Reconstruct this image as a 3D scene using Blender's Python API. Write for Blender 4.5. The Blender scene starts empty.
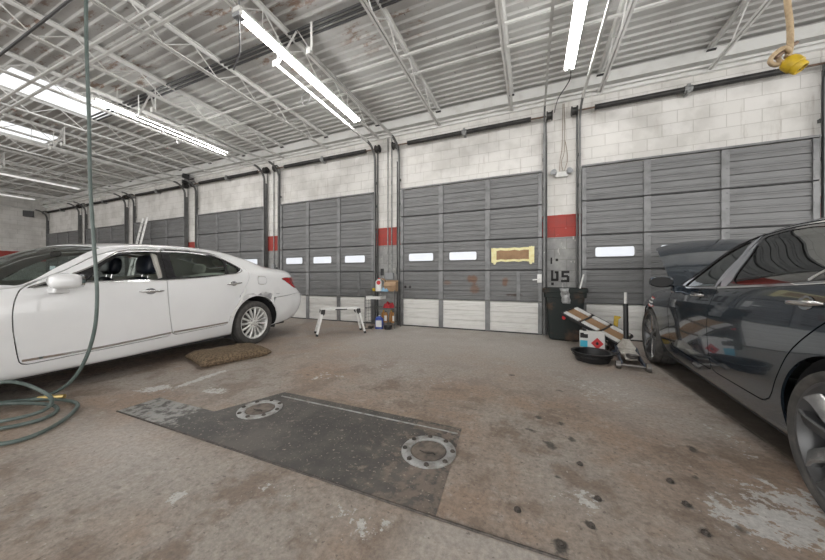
import bpy, bmesh, math, random
import numpy as np
from mathutils import Vector, Matrix
from mathutils.bvhtree import BVHTree
random.seed(7)
SC = bpy.context.scene
COL = SC.collection
R = math.radians
PI = math.pi

# ------------------------------------------------------------------ helpers
class MB:
    def __init__(s): s.v = []; s.f = []; s.m = []
    def add(s, vs, fs, mi=0):
        n = len(s.v); s.v += [tuple(p) for p in vs]
        for f in fs: s.f.append(tuple(i + n for i in f)); s.m.append(mi)
        return s
    def box(s, x0, x1, y0, y1, z0, z1, mi=0, mat=None):
        vs = [Vector((x, y, z)) for z in (z0, z1) for y in (y0, y1) for x in (x0, x1)]
        if mat: vs = [mat @ p for p in vs]
        return s.add(vs, [(0, 2, 3, 1), (4, 5, 7, 6), (0, 1, 5, 4), (2, 6, 7, 3), (0, 4, 6, 2), (1, 3, 7, 5)], mi)
    def bar(s, p, q, w, h, mi=0, up=(0, 0, 1)):
        p = Vector(p); q = Vector(q); d = (q - p).normalized(); u = Vector(up)
        if abs(d.dot(u)) > .98: u = Vector((0, 1, 0)) if abs(d.y) < .9 else Vector((1, 0, 0))
        a = d.cross(u).normalized() * w / 2; b = a.cross(d).normalized() * h / 2
        vs = [p - a - b, p + a - b, p + a + b, p - a + b, q - a - b, q + a - b, q + a + b, q - a + b]
        return s.add(vs, [(0, 3, 2, 1), (4, 5, 6, 7), (0, 1, 5, 4), (1, 2, 6, 5), (2, 3, 7, 6), (3, 0, 4, 7)], mi)
    def tube(s, pts, r, seg=8, closed=False, mi=0, cap=True):
        P = [Vector(p) for p in pts]; n = len(P); rs = r if isinstance(r, (list, tuple)) else [r] * n
        T = []
        for i in range(n):
            a = P[(i - 1) % n] if (closed or i > 0) else P[i]; b = P[(i + 1) % n] if (closed or i < n - 1) else P[i]
            T.append((b - a).normalized())
        u = Vector((0, 0, 1)) if abs(T[0].z) < .9 else Vector((1, 0, 0))
        a = T[0].cross(u).normalized(); vs = []
        for i in range(n):
            a = (a - T[i] * a.dot(T[i])).normalized(); b = T[i].cross(a)
            for k in range(seg):
                w = 2 * PI * k / seg; vs.append(P[i] + (a * math.cos(w) + b * math.sin(w)) * rs[i])
        fs = []; m = n if closed else n - 1
        for i in range(m):
            j = (i + 1) % n
            for k in range(seg):
                l = (k + 1) % seg; fs.append((i * seg + k, i * seg + l, j * seg + l, j * seg + k))
        if cap and not closed: fs += [tuple(range(seg))[::-1], tuple((n - 1) * seg + k for k in range(seg))]
        return s.add(vs, fs, mi)
    def lathe(s, prof, seg=32, mat=None, mi=0, closed=False, caps=False):
        mat = mat or Matrix.Identity(4); n = len(prof); vs = []
        for r, z in prof:
            for k in range(seg):
                w = 2 * PI * k / seg; vs.append(mat @ Vector((r * math.cos(w), r * math.sin(w), z)))
        fs = []
        for i in range(n if closed else n - 1):
            j = (i + 1) % n
            for k in range(seg):
                l = (k + 1) % seg; fs.append((i * seg + k, i * seg + l, j * seg + l, j * seg + k))
        if caps: fs += [tuple(range(seg))[::-1], tuple((n - 1) * seg + k for k in range(seg))]
        return s.add(vs, fs, mi)
    def prism(s, poly, fn, a, b, mi=0):
        n = len(poly); vs = [fn(x, y, a) for x, y in poly] + [fn(x, y, b) for x, y in poly]
        fs = [tuple(range(n))[::-1], tuple(range(n, 2 * n))] + [(i, (i + 1) % n, n + (i + 1) % n, n + i) for i in range(n)]
        return s.add(vs, fs, mi)
    def build(s, name, mat, parent=None, smooth=0, bevel=0, sub=0, loc=None, recalc=True, bseg=2):
        me = bpy.data.meshes.new(name); me.from_pydata(s.v, [], s.f)
        mats = mat if isinstance(mat, (list, tuple)) else [mat]
        for m in mats: me.materials.append(m)
        if len(mats) > 1: me.polygons.foreach_set('material_index', s.m)
        if recalc:
            bm = bmesh.new(); bm.from_mesh(me); bmesh.ops.recalc_face_normals(bm, faces=bm.faces[:]); bm.to_mesh(me); bm.free()
        if smooth:
            me.polygons.foreach_set('use_smooth', [True] * len(me.polygons)); me.set_sharp_from_angle(angle=R(smooth))
        o = bpy.data.objects.new(name, me); COL.objects.link(o)
        if parent: o.parent = parent
        if loc: o.location = loc
        if bevel:
            b = o.modifiers.new('bevel', 'BEVEL'); b.width = bevel; b.segments = bseg; b.limit_method = 'ANGLE'; b.angle_limit = R(40)
        if sub:
            b = o.modifiers.new('sub', 'SUBSURF'); b.levels = sub; b.render_levels = sub
        return o

def tag(o, label=None, cat=None, group=None, kind=None):
    if label: o['label'] = label
    if cat: o['category'] = cat
    if group: o['group'] = group
    if kind: o['kind'] = kind
    return o
def empty(name, loc=(0, 0, 0), rot=(0, 0, 0), label=None, cat=None, group=None, kind=None):
    o = bpy.data.objects.new(name, None); COL.objects.link(o); o.location = loc; o.rotation_euler = rot
    o.empty_display_size = .1
    return tag(o, label, cat, group, kind)
def kids(o): return [c for c in bpy.data.objects if c.parent == o]
def copy_tree(o, parent=None):
    c = o.copy(); COL.objects.link(c); c.parent = parent
    for ch in kids(o): copy_tree(ch, c)
    return c
def arc(c, r, a0, a1, n, fn):
    return [fn(c[0] + r * math.cos(R(a0 + (a1 - a0) * i / n)), c[1] + r * math.sin(R(a0 + (a1 - a0) * i / n))) for i in range(n + 1)]
def smoothpts(pts, n=6):
    P = [Vector(p) for p in pts]; out = []
    for i in range(len(P) - 1):
        a = P[max(i - 1, 0)]; b = P[i]; c = P[i + 1]; d = P[min(i + 2, len(P) - 1)]
        for k in range(n):
            t = k / n
            out.append(.5 * ((2 * b) + (c - a) * t + (2 * a - 5 * b + 4 * c - d) * t * t + (3 * b - a - 3 * c + d) * t ** 3))
    return out + [P[-1]]

# ------------------------------------------------------------------ materials
class NT:
    def __init__(s, m): s.t = m.node_tree; s.n = s.t.nodes; s.l = s.t.links
    def new(s, ty, **kw):
        n = s.n.new(ty)
        for k, v in kw.items():
            if k == 'op': n.operation = v
            else: setattr(n, k, v)
        return n
    def put(s, sock, v):
        if hasattr(v, 'is_linked') or isinstance(v, bpy.types.NodeSocket): s.l.new(v, sock)
        else:
            if hasattr(sock.default_value, '__len__') and not hasattr(v, '__len__'): v = (v, v, v)
            if hasattr(sock.default_value, '__len__') and len(sock.default_value) == 4 and len(v) == 3: v = (*v, 1)
            sock.default_value = v
    def math(s, op, a, b=0., c=None, clamp=False):
        n = s.new('ShaderNodeMath', op=op); n.use_clamp = clamp
        s.put(n.inputs[0], a); s.put(n.inputs[1], b)
        if c is not None: s.put(n.inputs[2], c)
        return n.outputs[0]
    def mix(s, f, a, b):
        n = s.new('ShaderNodeMix', data_type='RGBA'); s.put(n.inputs[0], f); s.put(n.inputs[6], a); s.put(n.inputs[7], b); return n.outputs[2]
    def ramp(s, v, lo, hi):
        n = s.new('ShaderNodeMapRange', interpolation_type='SMOOTHSTEP'); s.put(n.inputs[0], v); n.inputs[1].default_value = lo; n.inputs[2].default_value = hi
        return n.outputs[0]
    def noise(s, vec, scale, detail=4, rough=.55, scl=None):
        n = s.new('ShaderNodeTexNoise'); n.inputs['Scale'].default_value = scale; n.inputs['Detail'].default_value = detail; n.inputs['Roughness'].default_value = rough
        if scl:
            mp = s.new('ShaderNodeMapping'); mp.inputs['Scale'].default_value = scl; s.l.new(vec, mp.inputs[0]); vec = mp.outputs[0]
        s.l.new(vec, n.inputs['Vector']); return n.outputs[0]
    def obj(s): return s.new('ShaderNodeTexCoord').outputs['Object']
    def sep(s, v):
        n = s.new('ShaderNodeSeparateXYZ'); s.l.new(v, n.inputs[0]); return n.outputs
    def bump(s, h, strength=.3, dist=.01):
        n = s.new('ShaderNodeBump'); n.inputs['Strength'].default_value = strength; n.inputs['Distance'].default_value = dist; s.l.new(h, n.inputs['Height']); return n.outputs[0]

def mat(name, col=(.5, .5, .5), rough=.5, metal=0., col2=None, nscale=6, lo=.4, hi=.65, bump=0., bscale=60, emis=None, es=0, coat=0, spec=None, alpha=None, scl=None):
    m = bpy.data.materials.new(name); m.use_nodes = True; k = NT(m); b = k.n['Principled BSDF']
    b.inputs['Roughness'].default_value = rough; b.inputs['Metallic'].default_value = metal
    b.inputs['Base Color'].default_value = (*col, 1)
    if coat: b.inputs['Coat Weight'].default_value = coat; b.inputs['Coat Roughness'].default_value = .03
    if spec is not None: b.inputs['Specular IOR Level'].default_value = spec
    if emis: b.inputs['Emission Color'].default_value = (*emis, 1); b.inputs['Emission Strength'].default_value = es
    v = k.obj()
    if col2:
        f = k.ramp(k.noise(v, nscale, 5, .6, scl), lo, hi); k.l.new(k.mix(f, col, col2), b.inputs['Base Color'])
    else:
        c2 = tuple(c * .9 for c in col)
        f = k.noise(v, 9, 3); k.l.new(k.mix(f, col, c2), b.inputs['Base Color'])
    if bump: k.l.new(k.bump(k.noise(v, bscale, 3), bump), b.inputs['Normal'])
    return m
def glassmat(name, tint=(.75, .85, .82), thru=.8, rough=.0):
    m = bpy.data.materials.new(name); m.use_nodes = True; k = NT(m); k.n.remove(k.n['Principled BSDF'])
    tr = k.new('ShaderNodeBsdfTransparent'); tr.inputs[0].default_value = (*[c * thru for c in tint], 1)
    gl = k.new('ShaderNodeBsdfGlossy'); gl.inputs['Roughness'].default_value = rough; gl.inputs[0].default_value = (.95, .97, .97, 1)
    fr = k.new('ShaderNodeFresnel'); fr.inputs[0].default_value = 1.52
    ns = k.noise(k.obj(), 3); ad = k.math('MULTIPLY_ADD', ns, .03, fr.outputs[0])
    mx = k.new('ShaderNodeMixShader'); k.l.new(ad, mx.inputs[0]); k.l.new(tr.outputs[0], mx.inputs[1]); k.l.new(gl.outputs[0], mx.inputs[2])
    k.l.new(mx.outputs[0], k.n['Material Output'].inputs[0]); return m

M = {}
M['door_grey'] = mat('door grey paint', (.185, .187, .188), .5, .1, (.140, .141, .142), 2.2, .35, .75, .05, 40, scl=(1, 1, 5))
M['door_stained'] = M['door_grey'].copy(); M['door_stained'].name = 'door grey paint with rust stains'
def _stain():
    k = NT(M['door_stained']); b = k.n['Principled BSDF']; v = k.obj(); s = k.sep(v); src = b.inputs['Base Color'].links[0].from_socket
    n = k.noise(v, 9, 5, .65); c = src
    for x, z, rx, rz, col, st in ((.16, .44, .13, .09, (.17, .085, .045), .85), (.20, .25, .11, .12, (.17, .085, .045), .7), (.80, .38, .07, .10, (.17, .085, .045), .8), (-.38, .36, .09, .06, (.16, .09, .055), .6), (-1.36, .26, .035, .035, (.01, .01, .01), 1.), (-1.24, .26, .035, .035, (.01, .01, .01), 1.), (.98, .13, .16, .03, (.05, .03, .02), .9)):
        dx = k.math('DIVIDE', k.math('SUBTRACT', s[0], x), rx); dz = k.math('DIVIDE', k.math('SUBTRACT', s[2], z), rz)
        d = k.math('SQRT', k.math('ADD', k.math('MULTIPLY', dx, dx), k.math('MULTIPLY', dz, dz))); d = k.math('ADD', d, k.math('MULTIPLY_ADD', n, 1.6, -.8))
        c = k.mix(k.math('MULTIPLY', k.ramp(d, 1.1, .5), st), c, col)
    k.l.new(c, b.inputs['Base Color'])
_stain()
M['door_white'] = mat('door white paint', (.74, .735, .71), .5, 0, (.60, .59, .56), 3, .45, .8, .05, 40, scl=(1, 1, 4))
M['stile'] = mat('galvanised stile', (.22, .222, .224), .42, .3, (.145, .148, .15), 5, .4, .7, .05)
M['jamb'] = mat('dark jamb steel', (.13, .132, .13), .45, .3, (.085, .085, .083), 6, .4, .7, .05)
M['rail'] = mat('lamp-lit rail steel', (.62, .62, .60), .4, .3, (.48, .48, .46), 6)  # same steel as the jamb track; lamp shine painted into the colour
M['galv'] = mat('galvanised steel', (.34, .345, .34), .45, .4, (.16, .165, .165), 8, .4, .7, .05)
M['track'] = mat('unlit track steel', (.17, .172, .17), .45, .4, (.12, .12, .118), 6, .4, .7, .05)  # darker copy of the overhead rail steel, without the lamp shine
M['spring'] = mat('oily spring steel', (.05, .048, .046), .5, .5, (.03, .03, .03))
M['rustbar'] = mat('rusty shaft', (.22, .15, .11), .6, .5, (.12, .09, .07), 12)
M['black'] = mat('black plastic', (.018, .018, .019), .45)
M['rubber'] = mat('tyre rubber', (.05, .048, .046), .75, 0, (.085, .08, .074), 14, .4, .7, .1, 120)
M['steelwhite'] = mat('white painted steel', (.74, .74, .72), .5, .05, (.60, .59, .56), 4, .45, .8, .05, 50)
M['alu'] = mat('aluminium', (.74, .74, .72), .4, .5, (.60, .60, .58), 12)
M['chrome'] = mat('chrome', (.75, .75, .75), .08, 1.)
M['tube'] = mat('fluorescent tube', (1, 1, 1), .4, emis=(1., .985, .96), es=11)
M['tubeweak'] = mat('ageing fluorescent tube', (1, 1, 1), .4, emis=(1., .98, .95), es=.12)
M['tubeoff'] = mat('unlit fluorescent tube', (.85, .85, .83), .4)
M['pane'] = mat('frosted door light', (.6, .63, .68), .35, emis=(.88, .92, 1.), es=.10)
M['skylight'] = mat('translucent roof light', (.8, .83, .86), .5, emis=(.95, .98, 1.), es=.26)
M['cardboard'] = mat('cardboard', (.42, .29, .18), .85, 0, (.34, .22, .13), 5)
M['tape'] = mat('masking tape', (.82, .77, .45), .7, 0, (.76, .68, .33), 14)
M['kraft'] = mat('brown paper', (.34, .21, .115), .75, 0, (.25, .15, .08), 5, .4, .7, .15, 30)
M['conduit'] = mat('dark conduit', (.07, .07, .072), .45, .3)
M['wire'] = mat('electrical wire', (.30, .24, .18), .6)
M['boxgrey'] = mat('grey electrical box', (.32, .33, .34), .5, .1)
M['marker'] = mat('black stencil paint', (.02, .02, .02), .7)

# --- block wall: white above, red band, grey below
def wallmat(name, axis):
    m = bpy.data.materials.new(name); m.use_nodes = True; k = NT(m); b = k.n['Principled BSDF']; v = k.obj(); s = k.sep(v)
    cb = k.new('ShaderNodeCombineXYZ'); k.l.new(s[axis], cb.inputs[0]); k.l.new(s[2], cb.inputs[1])
    br = k.new('ShaderNodeTexBrick'); k.l.new(cb.outputs[0], br.inputs[0]); br.inputs['Scale'].default_value = 1
    br.inputs['Brick Width'].default_value = .406; br.inputs['Row Height'].default_value = .203; br.inputs['Mortar Size'].default_value = .005; br.inputs['Mortar Smooth'].default_value = .3
    br.inputs['Color1'].default_value = (1, 1, 1, 1); br.inputs['Color2'].default_value = (.95, .95, .94, 1); br.inputs['Mortar'].default_value = (.72, .71, .69, 1)
    n1 = k.noise(v, 2.2, 5); n2 = k.noise(v, 22, 4); n3 = k.noise(v, 6, 5, .65)
    z = k.math('MULTIPLY_ADD', k.math('SUBTRACT', n3, .5), .03, s[2])
    white = k.mix(k.ramp(n1, .40, .66), (.69, .675, .65), (.56, .545, .52))
    white = k.mix(k.ramp(k.noise(v, 3, 5, .7, (3, 3, .35)), .56, .80), white, (.42, .38, .35))
    red = k.mix(k.ramp(n3, .4, .7), (.36, .047, .036), (.29, .055, .045))
    grey = k.mix(k.ramp(n3, .35, .7), (.25, .25, .248), (.34, .34, .33))
    grey = k.mix(k.ramp(k.noise(v, 4, 6, .7, (2.2, 2.2, .8)), .61, .66), grey, (.62, .61, .58))
    red = k.mix(k.ramp(k.noise(v, 11, 6, .7, (1, 1, 2)), .665, .70), red, (.66, .62, .58))
    c = k.mix(k.ramp(z, 2.262, 2.268), red, white); c = k.mix(k.ramp(z, 1.845, 1.851), grey, c)
    mx = k.new('ShaderNodeMix', data_type='RGBA', blend_type='MULTIPLY'); mx.inputs[0].default_value = 1; k.l.new(c, mx.inputs[6]); k.l.new(br.outputs[0], mx.inputs[7])
    k.l.new(mx.outputs[2], b.inputs['Base Color']); b.inputs['Roughness'].default_value = .7
    h = k.math('SUBTRACT', k.math('MULTIPLY', n2, .25), br.outputs['Fac']); k.l.new(k.bump(h, .5, .006), b.inputs['Normal'])
    return m
M['wall_x'] = wallmat('painted block wall facing room', 0)
M['wall_y'] = wallmat('painted block side wall', 1)

def deckmat():
    m = bpy.data.materials.new('corrugated roof deck'); m.use_nodes = True; k = NT(m); b = k.n['Principled BSDF']; v = k.obj(); s = k.sep(v)
    n1 = k.noise(v, 1.2, 5); n2 = k.noise(v, 5, 6, .7, (.6, 1.6, 1))
    c = k.mix(k.ramp(n1, .4, .7), (.55, .55, .535), (.44, .43, .415))
    patch = k.ramp(k.noise(v, .55, 2), .50, .62)
    rust = k.math('MULTIPLY', k.ramp(n2, .53, .64), patch); rust = k.math('MULTIPLY', rust, k.ramp(s[1], 4.6, 3.6))
    c = k.mix(k.math('MULTIPLY', rust, .8), c, (.22, .12, .07))
    spots = k.ramp(k.noise(v, 14, 2, .5, (1.6, .5, 1)), .73, .76); c = k.mix(k.math('MULTIPLY', spots, .8), c, (.10, .095, .09))
    k.l.new(c, b.inputs['Base Color']); b.inputs['Roughness'].default_value = .5; b.inputs['Metallic'].default_value = .1
    return m
M['deck'] = deckmat()

def floormat():
    m = bpy.data.materials.new('worn oily concrete'); m.use_nodes = True; k = NT(m); b = k.n['Principled BSDF']; v = k.obj(); s = k.sep(v)
    at = k.new('ShaderNodeAttribute', attribute_name='wear'); a = k.new('ShaderNodeSeparateColor'); k.l.new(at.outputs['Color'], a.inputs[0])
    n1 = k.noise(v, .8, 6, .62); n2 = k.noise(v, 3.2, 8, .65); n3 = k.noise(v, 24, 6, .7); n4 = k.noise(v, 9, 7, .7); n5 = k.noise(v, 90, 3, .6)
    c = k.mix(k.ramp(n1, .40, .58), (.315, .236, .182), (.34, .305, .27))
    c = k.mix(k.math('MULTIPLY', k.ramp(n2, .46, .62), .85), c, (.19, .138, .102))
    c = k.mix(k.math('MULTIPLY', k.ramp(n4, .52, .66), .5), c, (.43, .385, .34))
    c = k.mix(k.math('MULTIPLY', k.ramp(n3, .52, .66), .55), c, (.16, .13, .11))
    # blue channel: paler grey concrete, stronger towards the door wall
    c = k.mix(k.math('MULTIPLY', a.outputs[2], k.math('MULTIPLY_ADD', n2, .5, .55)), c, (.45, .425, .39))
    # red channel: worn pale paint
    f = k.ramp(k.math('ADD', a.outputs[0], k.math('MULTIPLY_ADD', n4, 1.6, k.math('MULTIPLY_ADD', n3, 1.8, -1.7))), .52, .62)
    c = k.mix(k.math('MULTIPLY', f, .85), c, (.55, .55, .535))
    # green channel: dark oil, joints and the darkened floor under the white sedan
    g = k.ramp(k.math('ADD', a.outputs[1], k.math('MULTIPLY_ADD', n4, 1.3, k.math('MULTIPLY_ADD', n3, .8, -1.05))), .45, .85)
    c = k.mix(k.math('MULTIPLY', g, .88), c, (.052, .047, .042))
    sp = k.ramp(k.noise(v, 34, 2, .5), .68, .71); c = k.mix(k.math('MULTIPLY', sp, .5), c, (.07, .055, .045))
    sw = k.ramp(k.noise(v, 47, 2, .5), .71, .73); c = k.mix(k.math('MULTIPLY', sw, .5), c, (.55, .53, .5))
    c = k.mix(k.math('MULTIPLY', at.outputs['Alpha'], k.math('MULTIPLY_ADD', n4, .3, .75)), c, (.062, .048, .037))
    fine = k.noise(v, 38, 9, .78); fx = k.new('ShaderNodeMix', data_type='RGBA', blend_type='MULTIPLY'); fx.inputs[0].default_value = 1; k.l.new(c, fx.inputs[6]); cf = k.new('ShaderNodeMapRange'); k.l.new(fine, cf.inputs[0]); cf.inputs[1].default_value = .3; cf.inputs[2].default_value = .7; cf.inputs[3].default_value = .62; cf.inputs[4].default_value = 1.34
    k.l.new(cf.outputs[0], fx.inputs[7]); c = fx.outputs[2]
    k.l.new(c, b.inputs['Base Color'])
    r = k.math('MULTIPLY_ADD', k.ramp(n2, .4, .7), -.22, .62); k.put(b.inputs['Roughness'], r); b.inputs['Specular IOR Level'].default_value = .45
    h = k.math('ADD', k.math('MULTIPLY', n4, .5), k.math('ADD', k.math('MULTIPLY', n5, .15), k.math('MULTIPLY', n3, .3)))
    k.l.new(k.bump(h, .5, .010), b.inputs['Normal'])
    return m
M['floor'] = floormat()
# ------------------------------------------------------------------ room shell
WY = 6.10          # inner face of the front wall
CZ = 4.72          # underside of roof deck
DW = 2.95; DH = 3.08
DX = [5.92, 2.318, -1.288, -4.93, -8.50, -12.08, -15.66, -19.24]
XL = -21.2

def build_floor():
    def axis(lo, a, b, hi, st):
        c = list(np.arange(a, b, st)); return np.array([lo] + [lo + (a - lo) * t for t in (.4, .75)] + c + [b + (hi - b) * t for t in (.2, .6)] + [hi])
    xs = axis(XL, -5.6, 3.2, 8., .025); ys = axis(-6., .45, 6.1, 6.5, .025)
    X, Y = np.meshgrid(xs, ys); nx, ny = len(xs), len(ys)
    rng = np.random.default_rng(3)
    def ell(cx, cy, rx, ry, rot=0, soft=.5):
        c, s = math.cos(rot), math.sin(rot); u = ((X - cx) * c + (Y - cy) * s) / rx; v = (-(X - cx) * s + (Y - cy) * c) / ry
        return np.clip((1.25 - np.sqrt(u * u + v * v)) / soft, 0, 1)
    Rr = np.zeros_like(X); G = np.zeros_like(X); B = np.zeros_like(X)
    for cx, cy, rx, ry, rot, st in [(.98, 1.78, .34, .20, .25, .75), (1.15, 2.0, .25, .16, 0, .7), (1.22, 2.55, .12, .4, 0, .42), (1.3, 1.7, .3, .2, 0, .6), (-3.4, 1.66, .20, .13, .6, .8), (-3.27, 2.0, .07, .42, .12, .85), (-2.82, 1.85, .22, .13, .3, .62),
                                    (-1.62, .88, .05, .06, 0, .8), (.62, 3.3, .45, .55, 0, .42), (-1.6, 3.2, .5, .3, 0, .35), (-2.1, 2.6, .3, .3, 0, .4), (-1.0, 2.9, .5, .3, 0, .3), (-.72, 1.1, .25, .12, 0, .45), (.2, 1.62, .16, .14, 0, .5), (-1.2, 1.08, .2, .1, 0, .4)]:
        Rr = np.maximum(Rr, st * ell(cx, cy, rx, ry, rot, .9))
    stains = [(-.06, 1.43, .03, .045), (.24, 1.46, .035, .07), (.11, 1.31, .07, .05), (.68, 1.94, .05, .04), (.68, 1.77, .05, .04), (.68, 1.60, .05, .05), (.83, 1.68, .06, .04), (.26, 1.92, .04, .03), (.13, 1.75, .04, .03), (.30, 1.65, .05, .03), (.82, 2.03, .05, .035), (.94, 2.35, .09, .05), (.11, 2.07, .1, .06), (-.01, 2.22, .09, .04),
              (.05, 2.45, .05, .05), (.2, 2.4, .06, .05), (.25, 2.2, .06, .04), (-1.53, 1.28, .08, .06), (.25, 3.1, .07, .05), (-.2, 3.4, .06, .05), (-2.4, 2.8, .07, .05), (-2.55, 2.5, .06, .05), (-2.3, 2.55, .06, .05)]
    for _ in range(90):
        cx, cy = rng.uniform(-3.2, 1.4), rng.uniform(.8, 5.2); r = rng.uniform(.008, .022); stains.append((cx, cy, r * rng.uniform(1, 2.2), r))
    for i, (cx, cy, rx, ry) in enumerate(stains): G = np.maximum(G, (.86 if i < 20 else .7) * ell(cx, cy, rx * .8, ry * .8, i * .7, .8))
    Al = np.clip((X - 1.415) / .02, 0, 1) * np.clip((4.75 - Y) / .15, 0, 1)         # darker brown service bay slab
    G = np.maximum(G, .55 * np.clip((-4.2 - X) / .25, 0, 1) * np.clip((4.3 - Y) / .3, 0, 1))  # floor darkened under and left of the white sedan
    def crack(f): return np.clip(1 - np.abs(f) / .012, 0, 1)
    G = np.maximum(G, .9 * crack(Y - 1.245) * (X > -.42) * (X < .62)); G = np.maximum(G, .75 * crack(X - 1.425) * (Y < 5.0))
    G = np.maximum(G, .5 * crack(Y - 4.05 - .01 * np.sin(5 * X)) * (X > -.6) * (X < 1.5)); G = np.maximum(G, .45 * crack(X + 3.23 - .05 * (Y - 2)) * (Y > 1.5) * (Y < 2.6))
    B = np.clip((Y - 2.7) / 2.0, 0, 1) * np.clip((2.2 - np.abs(X + 1.2)) / .6, .35, 1); B = np.maximum(B, .8 * ell(-2.6, 1.0, .9, .3, 0, 1.)); B = np.maximum(B, .85 * ell(.85, 3.4, .5, .9, 0, 1.)); B = np.maximum(B, .8 * (Y < 1.245) * np.clip((X + .6) / .2, 0, 1))
    vs = np.stack([X, Y, np.zeros_like(X)], -1).reshape(-1, 3)
    I = np.arange(nx * ny).reshape(ny, nx); F = np.stack([I[:-1, :-1], I[:-1, 1:], I[1:, 1:], I[1:, :-1]], -1).reshape(-1, 4)
    me = bpy.data.meshes.new('floor'); me.from_pydata(vs.tolist(), [], F.tolist())
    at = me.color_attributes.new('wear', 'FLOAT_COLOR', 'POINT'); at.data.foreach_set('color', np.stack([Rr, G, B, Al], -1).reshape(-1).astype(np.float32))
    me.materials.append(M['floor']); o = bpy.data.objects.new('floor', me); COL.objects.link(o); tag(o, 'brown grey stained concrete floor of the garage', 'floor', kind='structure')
build_floor()

def build_walls():
    w = MB(); xs = []
    opens = sorted([(x - DW / 2 + .09, x + DW / 2 - .09) for x in DX])
    w.box(XL, 8., WY, WY + .2, DH - .06, CZ + .05)
    prev = XL
    for a, b in opens + [(8., 8.)]:
        if a > prev: w.box(prev, a, WY, WY + .2, 0, DH - .06)
        prev = b
    o = w.build('wall_front', M['wall_x']); tag(o, 'white block wall with red band between the grey garage doors', 'wall', kind='structure')
    s = MB().box(XL - .2, XL, -6., WY + .2, 0, CZ + .05).build('wall_left', M['wall_y']); tag(s, 'far left white block wall with red band', 'wall', kind='structure')
    # stencilled marking on the pillar behind the bin
    m = MB(); y = WY
    def st(x0, x1, z0, z1): m.box(x0, x1, y - .002, y + .001, z0, z1)
    def px(u, v):
        t = (u - 412.5) / 290.; c = .9252 + t * .3795; k = WY / c; return k * (-.3795 + t * .9252), 1.078 - (v - 278) * k / 290
    def rect(u0, u1, v0, v1):
        x0, z0 = px(u0, v1); x1, z1 = px(u1, v0); st(x0, x1, z0, z1)
    rect(550.6, 552.2, 257.5, 264); rect(555.6, 558.2, 258.6, 261.2); rect(551.2, 553.8, 282.5, 285.2)
    rect(551, 553.4, 270.2, 281); rect(551, 558.4, 278.6, 281); rect(556, 558.6, 271.4, 280); rect(554.8, 558.6, 271.2, 273.4)
    rect(561.4, 569.4, 270.8, 273.2); rect(561.4, 564, 272, 277); rect(561.4, 568, 275, 277.4); rect(566.8, 569.4, 276, 282); rect(561, 569, 279.8, 282.2)
    m.build('stencil_marking', M['marker'], o)
    # white steel ledger along the wall top
    b = MB(); b.box(XL, 8, WY - .10, WY, 4.52, 4.70); b.box(XL, 8, WY - .13, WY, 4.505, 4.52); b.box(XL, 8, WY - .06, WY, 4.36, 4.42); b.box(XL, 8, WY - .13, WY, 4.42, 4.436); b.box(XL, 8, WY - .135, WY - .125, 4.40, 4.436)
    b.build('trim_1', M['steelwhite']); tag(bpy.data.objects['trim_1'], 'white painted steel ledger along the top of the door wall', 'beam', kind='structure')
build_walls()

def build_ceiling():
    m = MB(); p = .152; y = WY + .1; prof = []
    while y > -6:
        prof += [(y, CZ + .030), (y - .106, CZ + .030), (y - .118, CZ), (y - .140, CZ)]; y -= p
    vs = []; fs = []
    holes = [(-9.40, -8.30, 2.0, 3.45), (-12.35, -11.30, 2.6, 3.55)]
    xs = [XL, 8.]
    n = len(prof)
    cuts = sorted(set([XL, 8.] + [h[0] for h in holes] + [h[1] for h in holes]))
    for x in cuts: vs += [(x, a, z) for a, z in prof]
    for i in range(len(cuts) - 1):
        for k in range(n - 1):
            ym = (prof[k][0] + prof[k + 1][0]) / 2
            if any(h[0] <= cuts[i] and cuts[i + 1] <= h[1] and h[2] < ym < h[3] for h in holes): continue
            fs.append((i * n + k, i * n + k + 1, (i + 1) * n + k + 1, (i + 1) * n + k))
    m.add(vs, fs)
    o = m.build('ceiling', M['deck'], smooth=0, recalc=False); tag(o, 'painted corrugated steel roof deck overhead', 'ceiling', kind='structure')
    sd = o.modifiers.new('sol', 'SOLIDIFY'); sd.thickness = .004; sd.offset = 0
    for i, h in enumerate(holes):
        s = MB(); s.box(h[0] - .05, h[1] + .05, h[2] - .08, h[3] + .08, CZ + .06, CZ + .08)
        g = s.build('window_%d' % (i + 1), M['skylight']); tag(g, ['large bright skylight panel above the white sedan', 'smaller bright skylight panel further left in the roof'][i], 'skylight', kind='structure')
        f = MB(); x0, x1, y0, y1 = h; f.box(x0 - .03, x0, y0, y1, CZ - .01, CZ + .06); f.box(x1, x1 + .03, y0, y1, CZ - .01, CZ + .06); f.box(x0, x1, y0 - .03, y0, CZ - .01, CZ + .06); f.box(x0, x1, y1, y1 + .03, CZ - .01, CZ + .06)
        f.build('skylight_curb', M['steelwhite'], g)
build_ceiling()

# ------------------------------------------------------------------ garage doors
SH = DH / 5
def section_mesh(w, nribs=3):
    prof = [(0, .034), (.010, 0)]
    step = SH / nribs
    for i in range(nribs):
        z0 = i * step
        if i: prof += [(z0 - .011, -.004), (z0 - .007, .026), (z0 + .005, .026), (z0 + .009, 0)]
        zm = z0 + step / 2
        prof += [(zm - .034, 0), (zm - .028, -.007), (zm - .004, -.007), (zm, .004), (zm + .004, -.007), (zm + .028, -.007), (zm + .034, 0)]
    prof += [(SH - .016, -.004), (SH - .008, .034)]
    vs = [(-w / 2, y, z) for z, y in prof] + [(w / 2, y, z) for z, y in prof]; n = len(prof)
    fs = [(i, n + i, n + i + 1, i + 1) for i in range(n - 1)]
    vs += [(-w / 2, .045, 0), (w / 2, .045, 0), (w / 2, .045, SH), (-w / 2, .045, SH)]; b = 2 * n
    fs += [(b, b + 3, b + 2, b + 1), (0, b, b + 1, n), (n - 1, 2 * n - 1, b + 2, b + 3)]
    return MB().add(vs, fs)
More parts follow.
